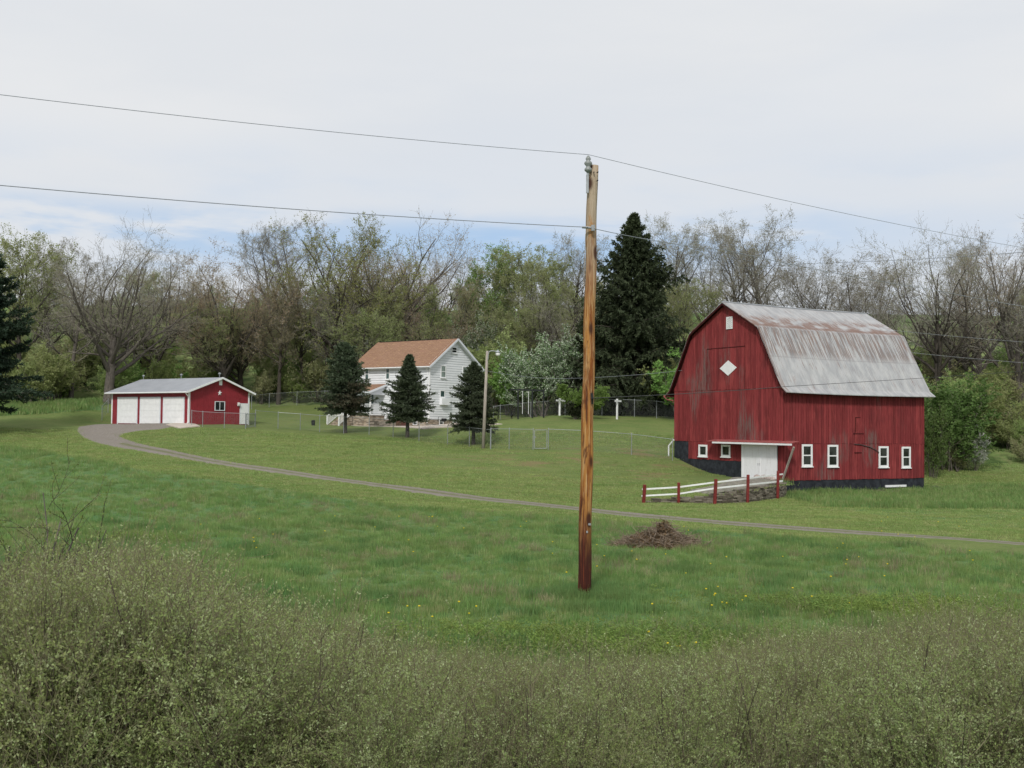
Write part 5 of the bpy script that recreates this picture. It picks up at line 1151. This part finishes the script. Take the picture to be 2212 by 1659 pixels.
g = G(1252, 100); plant(rd, 'ornamental_tree', 'low bright green round-headed tree behind the utility pole', 'tree', g, Htop(1252, 100, 836, g) / 3.2, 1., None, ('trunk', 'crown'), sxy=1.25)
db = make_shrub(42, 1.5, .16, 'needled', 9000, .10, 12, 'twig', .4, 7, 5, .02); g = G(1243, 99.6); plant(db, 'clipped_bush', 'small dark bush at the foot of the bright green tree', 'bush', g, 1.05, 0, None, SN, sxy=1.25)

# ------------------------------------------------------------------ conifers
def spr(proto, Hn, u, d, vtop, label, cat='tree', name='spruce_tree', rz=0., wide=1., group=None):
    g = G(u, d); s_ = Htop(u, d, vtop, g) / Hn; g.z -= .05; return plant(proto, name, label, cat, g, s_, rz, group, sxy=s_ * wide)
GS = 'small spruces in front of the farmhouse'
spr(make_spruce(51, 7.2, 1.75, 2.55, 210, 'needle', 60000, .15, .030, .05, .05, .15, 'needlebr', .66, 15, .4), 7.2, 745, 97, 742, 'leftmost small spruce, its lower branches turning brown', rz=.3, group=GS)
spr(make_spruce(52, 6.6, 1.5, 2.35, 200, 'needle', 56000, .15, .028, .08, .0, .15, None, .85, 15, .42), 6.6, 880, 91.5, 767, 'middle small spruce standing in front of the white farmhouse', rz=1.3, group=GS)
spr(make_spruce(53, 6.6, 1.3, 2.45, 200, 'needle', 56000, .15, .028, .08, .0, .15, None, .8, 15, .42), 6.6, 1022.5, 86, 783, 'rightmost small spruce beside the yard lamp pole', rz=2.6, group=GS)
spr(make_spruce(54, 19, .9, 8.2, 250, 'needled', 130000, .36, .055, .16, .65, .42, None, .92, 24, .6), 19, 1370, 111, 463, 'huge dark spruce towering between the utility pole and barn', rz=.8)
spr(make_spruce(55, 17, 2.4, 5.4, 170, 'needlebl', 100000, .34, .05, .02, .1, .35, None, .62, 20, .5), 17, -70, 88, 495, 'dark blue-green spruce cut off by the left edge', rz=1.9, wide=1.)
spr(make_spruce(56, 8, .5, 2.8, 160, 'needled', 40000, .25, .045, .10, .45, .2, None, .7, 14), 8, 1272, 113, 680, 'smaller dark spruce just right of the utility pole', rz=1.9)

# ------------------------------------------------------------------ brush pile
bp = hit(1424, 1180); bp.z -= .03; pile = thing('brush_pile', 'heap of dead branches and brown leaves in the meadow', 'brush pile', bp)
r = np.random.default_rng(61); n = 1500; q = r.uniform(0, 1, n) ** .6; az = r.uniform(0, 6.28, n); a_, b_ = 1.75, 1.0
X1 = np.c_[a_ * q * np.cos(az), b_ * q * np.sin(az)]; hp = .98 * np.clip(1 - q ** 1.5, 0, 1) * (.62 + .38 * np.exp(-((X1[:, 0] - .15) / .55) ** 2)); st = np.c_[X1, hp * r.uniform(.1, 1., n)]
dd = np.c_[r.normal(0, 1, n), r.normal(0, .6, n), r.normal(0, .35, n)]; Pl = poly(st - norm(dd) * .25, dd, r.uniform(.3, .95, n), 5, .12, 0, r); Pl[..., 2] = np.maximum(Pl[..., 2], .0)
Rr = np.linspace(1, .4, 5)[None] * r.uniform(.004, .016, (n, 1)); V_, F_ = tubes(Pl, Rr, 4); mk('branches', V_, F_, M['stick'], pile)
n = 16000; q = r.uniform(0, 1, n) ** .55; az = r.uniform(0, 6.28, n); X1 = np.c_[a_ * .95 * q * np.cos(az), b_ * q * np.sin(az)]; hp = .84 * np.clip(1 - q ** 1.4, 0, 1) * (.62 + .38 * np.exp(-((X1[:, 0] - .15) / .6) ** 2)) * (1 + .2 * np.sin(X1[:, 0] * 6)); st = np.c_[X1, hp * r.uniform(.0, 1., n) ** .5]
V_, F_ = cards(st, r.normal(0, 1, (n, 3)), r.uniform(.04, .13, n), r.uniform(.008, .03, n), r); mk('dead_leaves', V_, F_, LM['dead'], pile)

# ------------------------------------------------------------------ scattered instances (ground cover that nobody could count)
def scatter(name, pts, scl, rz, protos, label, cat, tilt=None):
    me = bpy.data.meshes.new(name); me.vertices.add(len(pts)); me.vertices.foreach_set('co', np.asarray(pts, np.float32).ravel())
    a1 = me.attributes.new('scl', 'FLOAT_VECTOR', 'POINT'); a1.data.foreach_set('vector', np.asarray(scl, np.float32).ravel())
    rot = np.c_[(tilt if tilt is not None else np.zeros(len(pts))), np.zeros(len(pts)), rz]; a2 = me.attributes.new('rot', 'FLOAT_VECTOR', 'POINT'); a2.data.foreach_set('vector', rot.astype(np.float32).ravel())
    o = bpy.data.objects.new(name, me); COL.objects.link(o); c = bpy.data.collections.new(name + '_kinds')
    for p in protos: c.objects.link(p)
    ng = bpy.data.node_groups.new(name, 'GeometryNodeTree'); ng.interface.new_socket('Geometry', in_out='INPUT', socket_type='NodeSocketGeometry'); ng.interface.new_socket('Geometry', in_out='OUTPUT', socket_type='NodeSocketGeometry')
    N = ng.nodes; i_ = N.new('NodeGroupInput'); o_ = N.new('NodeGroupOutput'); ip = N.new('GeometryNodeInstanceOnPoints'); ci = N.new('GeometryNodeCollectionInfo')
    ci.inputs['Collection'].default_value = c; ci.inputs['Separate Children'].default_value = True; ci.inputs['Reset Children'].default_value = True
    ip.inputs['Pick Instance'].default_value = True
    for nm, sk in (('scl', 'Scale'), ('rot', 'Rotation')):
        na = N.new('GeometryNodeInputNamedAttribute'); na.data_type = 'FLOAT_VECTOR'; na.inputs['Name'].default_value = nm; ng.links.new(na.outputs['Attribute'], ip.inputs[sk])
    ng.links.new(i_.outputs[0], ip.inputs['Points']); ng.links.new(ci.outputs[0], ip.inputs['Instance']); ng.links.new(ip.outputs[0], o_.inputs[0])
    md = o.modifiers.new('scatter', 'NODES'); md.node_group = ng; return tag(o, label, cat, kind='stuff')
def clump(name, seed, nb, h, spread, w, m, bend=.35):
    r = np.random.default_rng(seed); b_ = np.c_[r.normal(0, spread, (nb, 2)), np.zeros(nb) - .02]; az = r.uniform(0, 6.28, nb); hh = h * r.uniform(.45, 1.1, nb); bd = bend * r.uniform(.2, 1, nb)
    dr = np.c_[np.cos(az), np.sin(az), np.zeros(nb)]; sd = np.c_[-np.sin(az + r.uniform(-.8, .8, nb)), np.cos(az), np.zeros(nb)] * (w * r.uniform(.6, 1.3, nb))[:, None]
    m1 = b_ + dr * (bd * hh * .35)[:, None] + np.array([0, 0, 1.]) * (hh * .6)[:, None]; tp = b_ + dr * (bd * hh)[:, None] + np.array([0, 0, 1.]) * hh[:, None]
    V_ = np.stack([b_ - sd, b_ + sd, m1 + sd * .7, m1 - sd * .7, tp + sd * .1, tp - sd * .1], 1).reshape(-1, 3); k = np.arange(nb)[:, None] * 6
    F_ = np.concatenate([k + [0, 1, 2, 3], k + [3, 2, 4, 5]]); return mk(name, V_, F_, m, link=False)
r = np.random.default_rng(71)
def rnd_in(poly_, n, y0, y1, dens=lambda x, y: 1., xm=.53):
    y = np.sqrt(r.uniform(y0 ** 2, y1 ** 2, n)); x = r.uniform(-xm, xm, n) * y; k = inpoly(x, y, poly_) & (r.uniform(0, 1, n) < dens(x, y)); x, y = x[k], y[k]; return np.c_[x, y, H(x, y)]
GP = [clump('grass_clump', 80 + k, 46, .27, .16, .0075, LM['grass']) for k in range(4)] + [clump('grass_clump', 90, 40, .24, .15, .007, LM['grassd']), clump('grass_clump', 91, 40, .33, .15, .009, LM['grass'])]
pts = rnd_in(MEADOW, 78000, 11, 84, lambda x, y: np.clip(1.25 - y / 62, .22, 1))
vs_ = r.uniform(.75, 1.2, len(pts)) * 1.0 - 1 + np.sin(pts[:, 0] * .55) * np.sin(pts[:, 1] * .42 + 1) * .22 + np.sin(pts[:, 0] * 1.7 + pts[:, 1] * 1.1) * .12 + 1
sc = .68 * vs_ * r.uniform(.6, 1.25, len(pts)) * np.interp(pts[:, 1], [12, 45, 66, 84], [.85, .95, 1.2, 1.5]); scatter('meadow_grass', pts, np.c_[sc * 1.15, sc * 1.15, sc], r.uniform(0, 6.28, len(pts)), GP, 'long green grass of the meadow', 'grass')
pts = rnd_in(PASTURE, 15000, 60, 96, xm=.6); sc = r.uniform(.9, 1.7, len(pts)); scatter('pasture_grass', pts, np.c_[sc * 1.3, sc * 1.3, sc], r.uniform(0, 6.28, len(pts)), GP[:5], 'tall dark grass right of and below the barn', 'grass')
NB = None
DP = [clump('dry_grass_clump', 95 + k, 40, .34, .12, .006, LM['dry'], .6) for k in range(2)]
pts = rnd_in(MEADOW, 7000, 17, 55, lambda x, y: ((np.sin(x * .8 + 2) * np.sin(y * .5 + .5) + .45 * np.sin(x * 2.3 + y) + np.where(x > 2, .12, -.05)) > .42) * .6); sc = r.uniform(.5, 1.0, len(pts)); scatter('dry_grass', pts, np.c_[sc, sc, sc], r.uniform(0, 6.28, len(pts)), DP, 'straw-coloured old grass scattered through the meadow', 'grass')
LFP = [(a, b) for a, b in lf]
pts = rnd_in(LFP, 9000, 100, 119, xm=.6); sc = r.uniform(1.2, 2.6, len(pts)); scatter('rank_grass', pts, np.c_[sc * 1.5, sc * 1.5, sc], r.uniform(0, 6.28, len(pts)), GP[:5], 'tall dark grass under the trees left of the garage', 'grass')
LW = [clump('turf', 130 + k, 40, .075, .20, .008, LM['turf'], .6) for k in range(3)]
LP = [(-60, 108)] + [(p.x, p.y) for p in edge][::1] + [(60, edge[-1].y), (60, 95)]
pts = rnd_in(LP, 60000, 42, 92, lambda x, y: np.clip(1.3 - y / 110, .3, 1)); DR = [tuple(p[:2]) for p in lowS] + [tuple(p[:2]) for p in uppS[::-1]]; pts = pts[~inpoly(pts[:, 0], pts[:, 1], DR)]
pts = pts[~((np.exp(-(((pts[:, 0] - scp.x) / 13) ** 2 + ((pts[:, 1] - scp.y) / 7) ** 2)) > .3) & (r.uniform(0, 1, len(pts)) < .75))]
loc_ = np.array([(FB.Ri @ (Vector(p) - FB.o))[:2] for p in pts]); pts = pts[~((loc_[:, 0] > -5.5) & (loc_[:, 0] < LB + 1) & (loc_[:, 1] > -.3) & (loc_[:, 1] < WBn + .5)) | ((loc_[:, 0] < 0) & (loc_[:, 1] > ydl + 1.5))]
sc = r.uniform(.6, 1.3, len(pts)) * np.interp(pts[:, 1], [42, 90], [1, 1.3]); scatter('lawn_grass', pts, np.c_[sc * 1.3, sc * 1.3, sc], r.uniform(0, 6.28, len(pts)), LW, 'short mown grass of the lawn', 'grass')
# darker tussocks, including the ring round the pole foot
ct = []
for k in range(110):
    p = P(r.uniform(60, 2180), r.uniform(1140, 1400), 1); y = r.uniform(19, 46); x = r.uniform(-.45, .45) * y; m_ = r.integers(4, 14); ct.append(np.c_[r.normal(x, .28, m_), r.normal(y, .35, m_)])
for (u, v, s_, m_) in ((1262, 1282, .28, 60), (1215, 1292, .5, 60), (1330, 1300, .45, 40), (785, 1136, .22, 22), (1300, 1290, .4, 30), (1080, 1400, .5, 60)): q = hit(u, v); ct.append(np.c_[r.normal(q.x, s_, m_), r.normal(q.y, s_ * .6, m_)])
ct = np.concatenate(ct); ct = ct[inpoly(ct[:, 0], ct[:, 1], MEADOW)]; pts = np.c_[ct, H(ct[:, 0], ct[:, 1])]; sc = r.uniform(.8, 1.25, len(pts)); TP = [clump('tussock', 100 + k, 60, .27, .14, .0075, LM['grassd']) for k in range(2)]
scatter('grass_tussocks', pts, np.c_[sc, sc, sc], r.uniform(0, 6.28, len(pts)), TP, 'dark green grass tussocks in the meadow and at the pole foot', 'grass')
q = hit(1262, 1291); ct = np.c_[r.normal(q.x, .24, 46), r.normal(q.y - .12, .16, 46)]; pts = np.c_[ct, H(ct[:, 0], ct[:, 1])]; sc = r.uniform(.9, 1.5, len(pts)); scatter('pole_foot_grass', pts, np.c_[sc * .8, sc * .8, sc], r.uniform(0, 6.28, len(pts)), [clump('foot_tussock', 108, 70, .26, .12, .0075, LM['grassd'])], 'tuft of long dark grass around the foot of the pole', 'grass')
# yellow-green weeds
ct = []
for (u, v, sx, sy, m_) in ((1890, 1322, 3., .6, 420), (1640, 1400, 2.2, .7, 260), (1150, 1395, 2.0, .7, 330), (300, 1168, 1.6, .8, 120), (1400, 1415, 1.6, .5, 160), (2100, 1345, 1.6, .5, 140)): q = hit(u, v); ct.append(np.c_[r.normal(q.x, sx * .6, m_), r.normal(q.y, sy, m_)])
ct = np.concatenate(ct); pts = np.c_[ct, H(ct[:, 0], ct[:, 1])]; sc = r.uniform(.5, 1.1, len(pts))
def weed(seed):
    r2 = np.random.default_rng(seed); n = 60; pos = np.c_[r2.normal(0, .1, (n, 2)), r2.uniform(.02, .3, n)]; V_, F_ = cards(pos, np.c_[r2.normal(0, 1, (n, 2)), r2.uniform(0, .8, n)], r2.uniform(.03, .07, n), r2.uniform(.008, .016, n), r2); return mk('weed', V_, F_, LM['lime'], link=False)
scatter('lime_weeds', pts, np.c_[sc, sc, sc], r.uniform(0, 6.28, len(pts)), [weed(5), weed(6)], 'patches of yellow-green weeds at the near side of the meadow', 'weeds')
# foreground willow scrub
def bushmesh(seed, ht, nleaf, sp, ls=.020):
    p = make_shrub(seed, ht, sp, 'willow', nleaf, ls, 18, 'scrubtwig', .30, 8, 7, .0060, rmin=.0022, t0=.12)
    oa = bpy.data.objects.new('stems', p.trunk); ob = bpy.data.objects.new('bush', p.crown); V_ = []
    a_ = np.zeros(len(p.trunk.vertices) * 3, np.float32); p.trunk.vertices.foreach_get('co', a_); b_ = np.zeros(len(p.crown.vertices) * 3, np.float32); p.crown.vertices.foreach_get('co', b_)
    fa = np.zeros(len(p.trunk.loops), np.int32); p.trunk.loops.foreach_get('vertex_index', fa); fb_ = np.zeros(len(p.crown.loops), np.int32); p.crown.loops.foreach_get('vertex_index', fb_)
    mi = np.zeros(len(p.crown.polygons), np.int32); p.crown.polygons.foreach_get('material_index', mi)
    V_ = np.r_[a_, b_].reshape(-1, 3); F_ = np.r_[fa, fb_ + len(a_) // 3].reshape(-1, 4); bpy.data.objects.remove(oa); bpy.data.objects.remove(ob)
    return mk('willow_bush', V_, F_, [M['scrubstem'], M['scrubtwig'], LM['willow']], midx=np.r_[np.zeros(len(fa) // 4, int), mi + 1], link=False)
WB_ = [bushmesh(110 + k, 1.6, (11000, 14000, 17000)[k % 3], .12 + .03 * k, .017) for k in range(6)]
bu = [-150, 0, 130, 250, 400, 450, 520, 600, 700, 800, 900, 1050, 1200, 1350, 1500, 1600, 1700, 1800, 1900, 2000, 2212, 2400]
bv = [1215, 1215, 1185, 1172, 1205, 1240, 1285, 1318, 1340, 1362, 1378, 1400, 1408, 1405, 1400, 1385, 1368, 1350, 1338, 1330, 1315, 1305]
n = 1100; y = np.sqrt(r.uniform(6.2 ** 2, 20 ** 2, n)); x = r.uniform(-.56, .56, n) * y; gz_ = H(x, y); pts = []; scs = []
for a_, b_, c_ in zip(x, y, gz_):
    u = a_ / b_ * F + CU; vt = np.interp(u, bu, bv) + r.uniform(-5, 80); zt = -(vt - hz(u)) / F * b_; h_ = min(zt - c_, 2.7) * r.uniform(.82, 1.04)
    if h_ < .4 or (b_ > 12 and random.random() < .35): continue
    pts.append((a_, b_, c_)); sxy = np.clip(h_ / 1.6, .5, 1.25); scs.append((sxy, sxy, h_ / 1.6))
scatter('willow_scrub', pts, scs, r.uniform(0, 6.28, len(pts)), WB_, 'dense grey-green budding willow scrub across the foreground', 'scrub')
whp = []
for k in range(4):
    q_ = make_shrub(140 + k, 1.9, .10, 'willow', 500, .018, 5, 'scrubtwig', .3, 5, 4, .011, rmin=.003, t0=.3); me = q_.trunk; ob = bpy.data.objects.new('whip_stems', me); oc = bpy.data.objects.new('whip_twigs', q_.crown); whp += [ob]; me.materials.clear(); me.materials.append(M['scrubstem']); whp += [oc]
whc = []
for k in range(4):   # stems and twigs of one whip as one mesh
    import bmesh
    bm = bmesh.new(); bm.from_mesh(whp[2 * k].data); me = whp[2 * k + 1].data; nf0 = len(bm.faces); bm.from_mesh(me); bm.faces.ensure_lookup_table()
    for f_ in bm.faces[nf0:]: f_.material_index += 1
    m_ = bpy.data.meshes.new('willow_whip'); bm.to_mesh(m_); bm.free()
    for q_ in (M['scrubstem'], M['scrubtwig'], LM['willow']): m_.materials.append(q_)
    whc.append(bpy.data.objects.new('willow_whip', m_))
for o_ in whp: bpy.data.objects.remove(o_)
n = 1150; y = np.sqrt(r.uniform(6.5 ** 2, 20 ** 2, n)); x = r.uniform(-.56, .56, n) * y; gz_ = H(x, y); pts = []; scs = []
for a_, b_, c_ in zip(x, y, gz_):
    u = a_ / b_ * F + CU; vt = np.interp(u, bu, bv) - 45 * r.uniform(-1.6, 1) * r.uniform(0, 1); zt = -(vt - hz(u)) / F * b_; h_ = min(zt - c_, 2.8) * r.uniform(.85, 1.05)
    if h_ < .4: continue
    pts.append((a_, b_, c_)); scs.append((h_ / 1.9 * .8, h_ / 1.9 * .8, h_ / 1.9))
scatter('willow_whips', pts, scs, r.uniform(0, 6.28, len(pts)), whc, 'dark upright stems rising out of the foreground scrub', 'scrub')
sap = make_shrub(121, 3.4, .10, 'lime', 1500, .026, 7, 'scrubstem', .4, 5, 4, .026, rmin=.005, t0=.25)
for k, (u, d, vt, lb_) in enumerate(((85, 13.0, 1000, 'young upright sapling sticking out of the scrub near the left edge'), (8, 12.8, 1010, 'sapling half cut off by the left edge'), (130, 13.4, 1075, 'shorter sapling right of the other two at the left edge'))):
    g = G(u, d); plant(sap, 'sapling', lb_, 'sapling', g, Htop(u, d, vt, g) / 3.4, k * 2., 'saplings at the left edge', SN)
# dandelions: stem and head, one mesh pair shared
g = MB(); g.tube([(0, 0, 0), (.01, 0, .16), (0, .01, .3)], .005, 5); s_me = g.build('stem', M['stem']); s_me.name = 'tmp'; sm_ = s_me.data; bpy.data.objects.remove(s_me)
g = MB(); g.tube([(0, 0, .285), (0, 0, .30), (0, 0, .315), (0, 0, .325)], [.008, .030, .034, .016], 10); h_me = g.build('flower_head', M['yellowfl']); hm_ = h_me.data; bpy.data.objects.remove(h_me)
sm_.name = 'stem'; cl = [(1270, 1250, 60, 30), (1460, 1240, 90, 40), (900, 1120, 120, 40), (1750, 1190, 200, 30), (1570, 1320, 30, 8), (600, 1165, 120, 40), (1900, 1215, 150, 30), (1700, 1300, 120, 25), (960, 1335, 60, 15), (1400, 1420, 120, 20), (1120, 1180, 200, 60), (2000, 1150, 120, 20)]
for k in range(84):
    c = cl[k % len(cl)]; q = hit(random.gauss(c[0], c[2]), min(1420, max(1128, random.gauss(c[1], c[3])))); t_ = thing('dandelion', 'small yellow dandelion flower in the meadow grass', 'flower', (q.x, q.y, q.z), random.uniform(0, 6), 'dandelions in the meadow')
    s_ = random.uniform(.6, .85); t_.scale = (s_, s_, s_)
    for nm, me in (('stem', sm_), ('flower_head', hm_)): c2 = bpy.data.objects.new(nm, me); COL.objects.link(c2); c2.parent = t_

# ------------------------------------------------------------------ sky and sun
w = bpy.data.worlds.new('World'); SC.world = w; w.use_nodes = True; w.node_tree.nodes.clear(); s = NT(w.node_tree)
SUN_EL = math.radians(40); SUN_AZ = math.radians(190)     # compass-like: measured from +Y clockwise, so behind and left of the camera
sky = s.new('ShaderNodeTexSky', sky_type='NISHITA'); sky.sun_disc = False; sky.sun_elevation = SUN_EL; sky.sun_rotation = SUN_AZ; sky.air_density = 1.; sky.dust_density = .6
tc = s.new('ShaderNodeTexCoord').outputs['Generated']; X, Y, Z = s.xyz(tc)[:3]
n1 = s.noise(tc, 2.2, 6, .6, (1., 1., 5.5), .3); n2 = s.noise(tc, 1.1, 4, .55, (1., 1., 3.)); n3 = s.noise(tc, 2.6, 5, .55, (1, 1, 4))
band = s.math('MULTIPLY', s.rng(Z, .115, .150), s.rng(Z, .195, .165)); band = s.math('MULTIPLY', band, s.rng(X, .42, .05, .25, 1.)); band = s.math('MULTIPLY', band, s.rng(n1, .45, .56))
hi = s.math('MULTIPLY', s.rng(n2, .48, .68), .13); lo2 = s.math('MULTIPLY', s.math('MULTIPLY', s.rng(Z, .26, .20), s.rng(n3, .45, .62)), .22)
blue = s.math('ADD', s.math('MULTIPLY', band, .65), s.math('ADD', hi, lo2), clamp=True)
cl_ = s.mix(s.rng(n3, .35, .65), (7.5, 7.75, 8.1), (7.95, 8.1, 8.3)); bl = s.mix(.25, (4.4, 6.1, 8.6), sky.outputs[0])
bg = s.new('ShaderNodeBackground'); s.put(bg.inputs[0], s.mix(blue, cl_, bl)); bg.inputs[1].default_value = .1
ow = s.new('ShaderNodeOutputWorld'); s.l.new(bg.outputs[0], ow.inputs[0])
sl = bpy.data.lights.new('sun', 'SUN'); sl.energy = 2.3; sl.angle = math.radians(7); sl.color = (1, .96, .90); so = bpy.data.objects.new('sun', sl); COL.objects.link(so)
dv = Vector((math.sin(SUN_AZ) * math.cos(SUN_EL), math.cos(SUN_AZ) * math.cos(SUN_EL), math.sin(SUN_EL))); so.rotation_euler = dv.to_track_quat('Z', 'Y').to_euler()
SC.view_settings.view_transform = 'Standard'; SC.view_settings.look = 'None'; SC.view_settings.exposure = 0; SC.view_settings.gamma = 1
SC.render.engine = 'CYCLES'; SC.cycles.max_bounces = 5; SC.cycles.diffuse_bounces = 3; SC.cycles.transmission_bounces = 3; SC.cycles.glossy_bounces = 2; SC.cycles.transparent_max_bounces = 6
SC.cycles.use_adaptive_sampling = True; SC.cycles.adaptive_threshold = .02
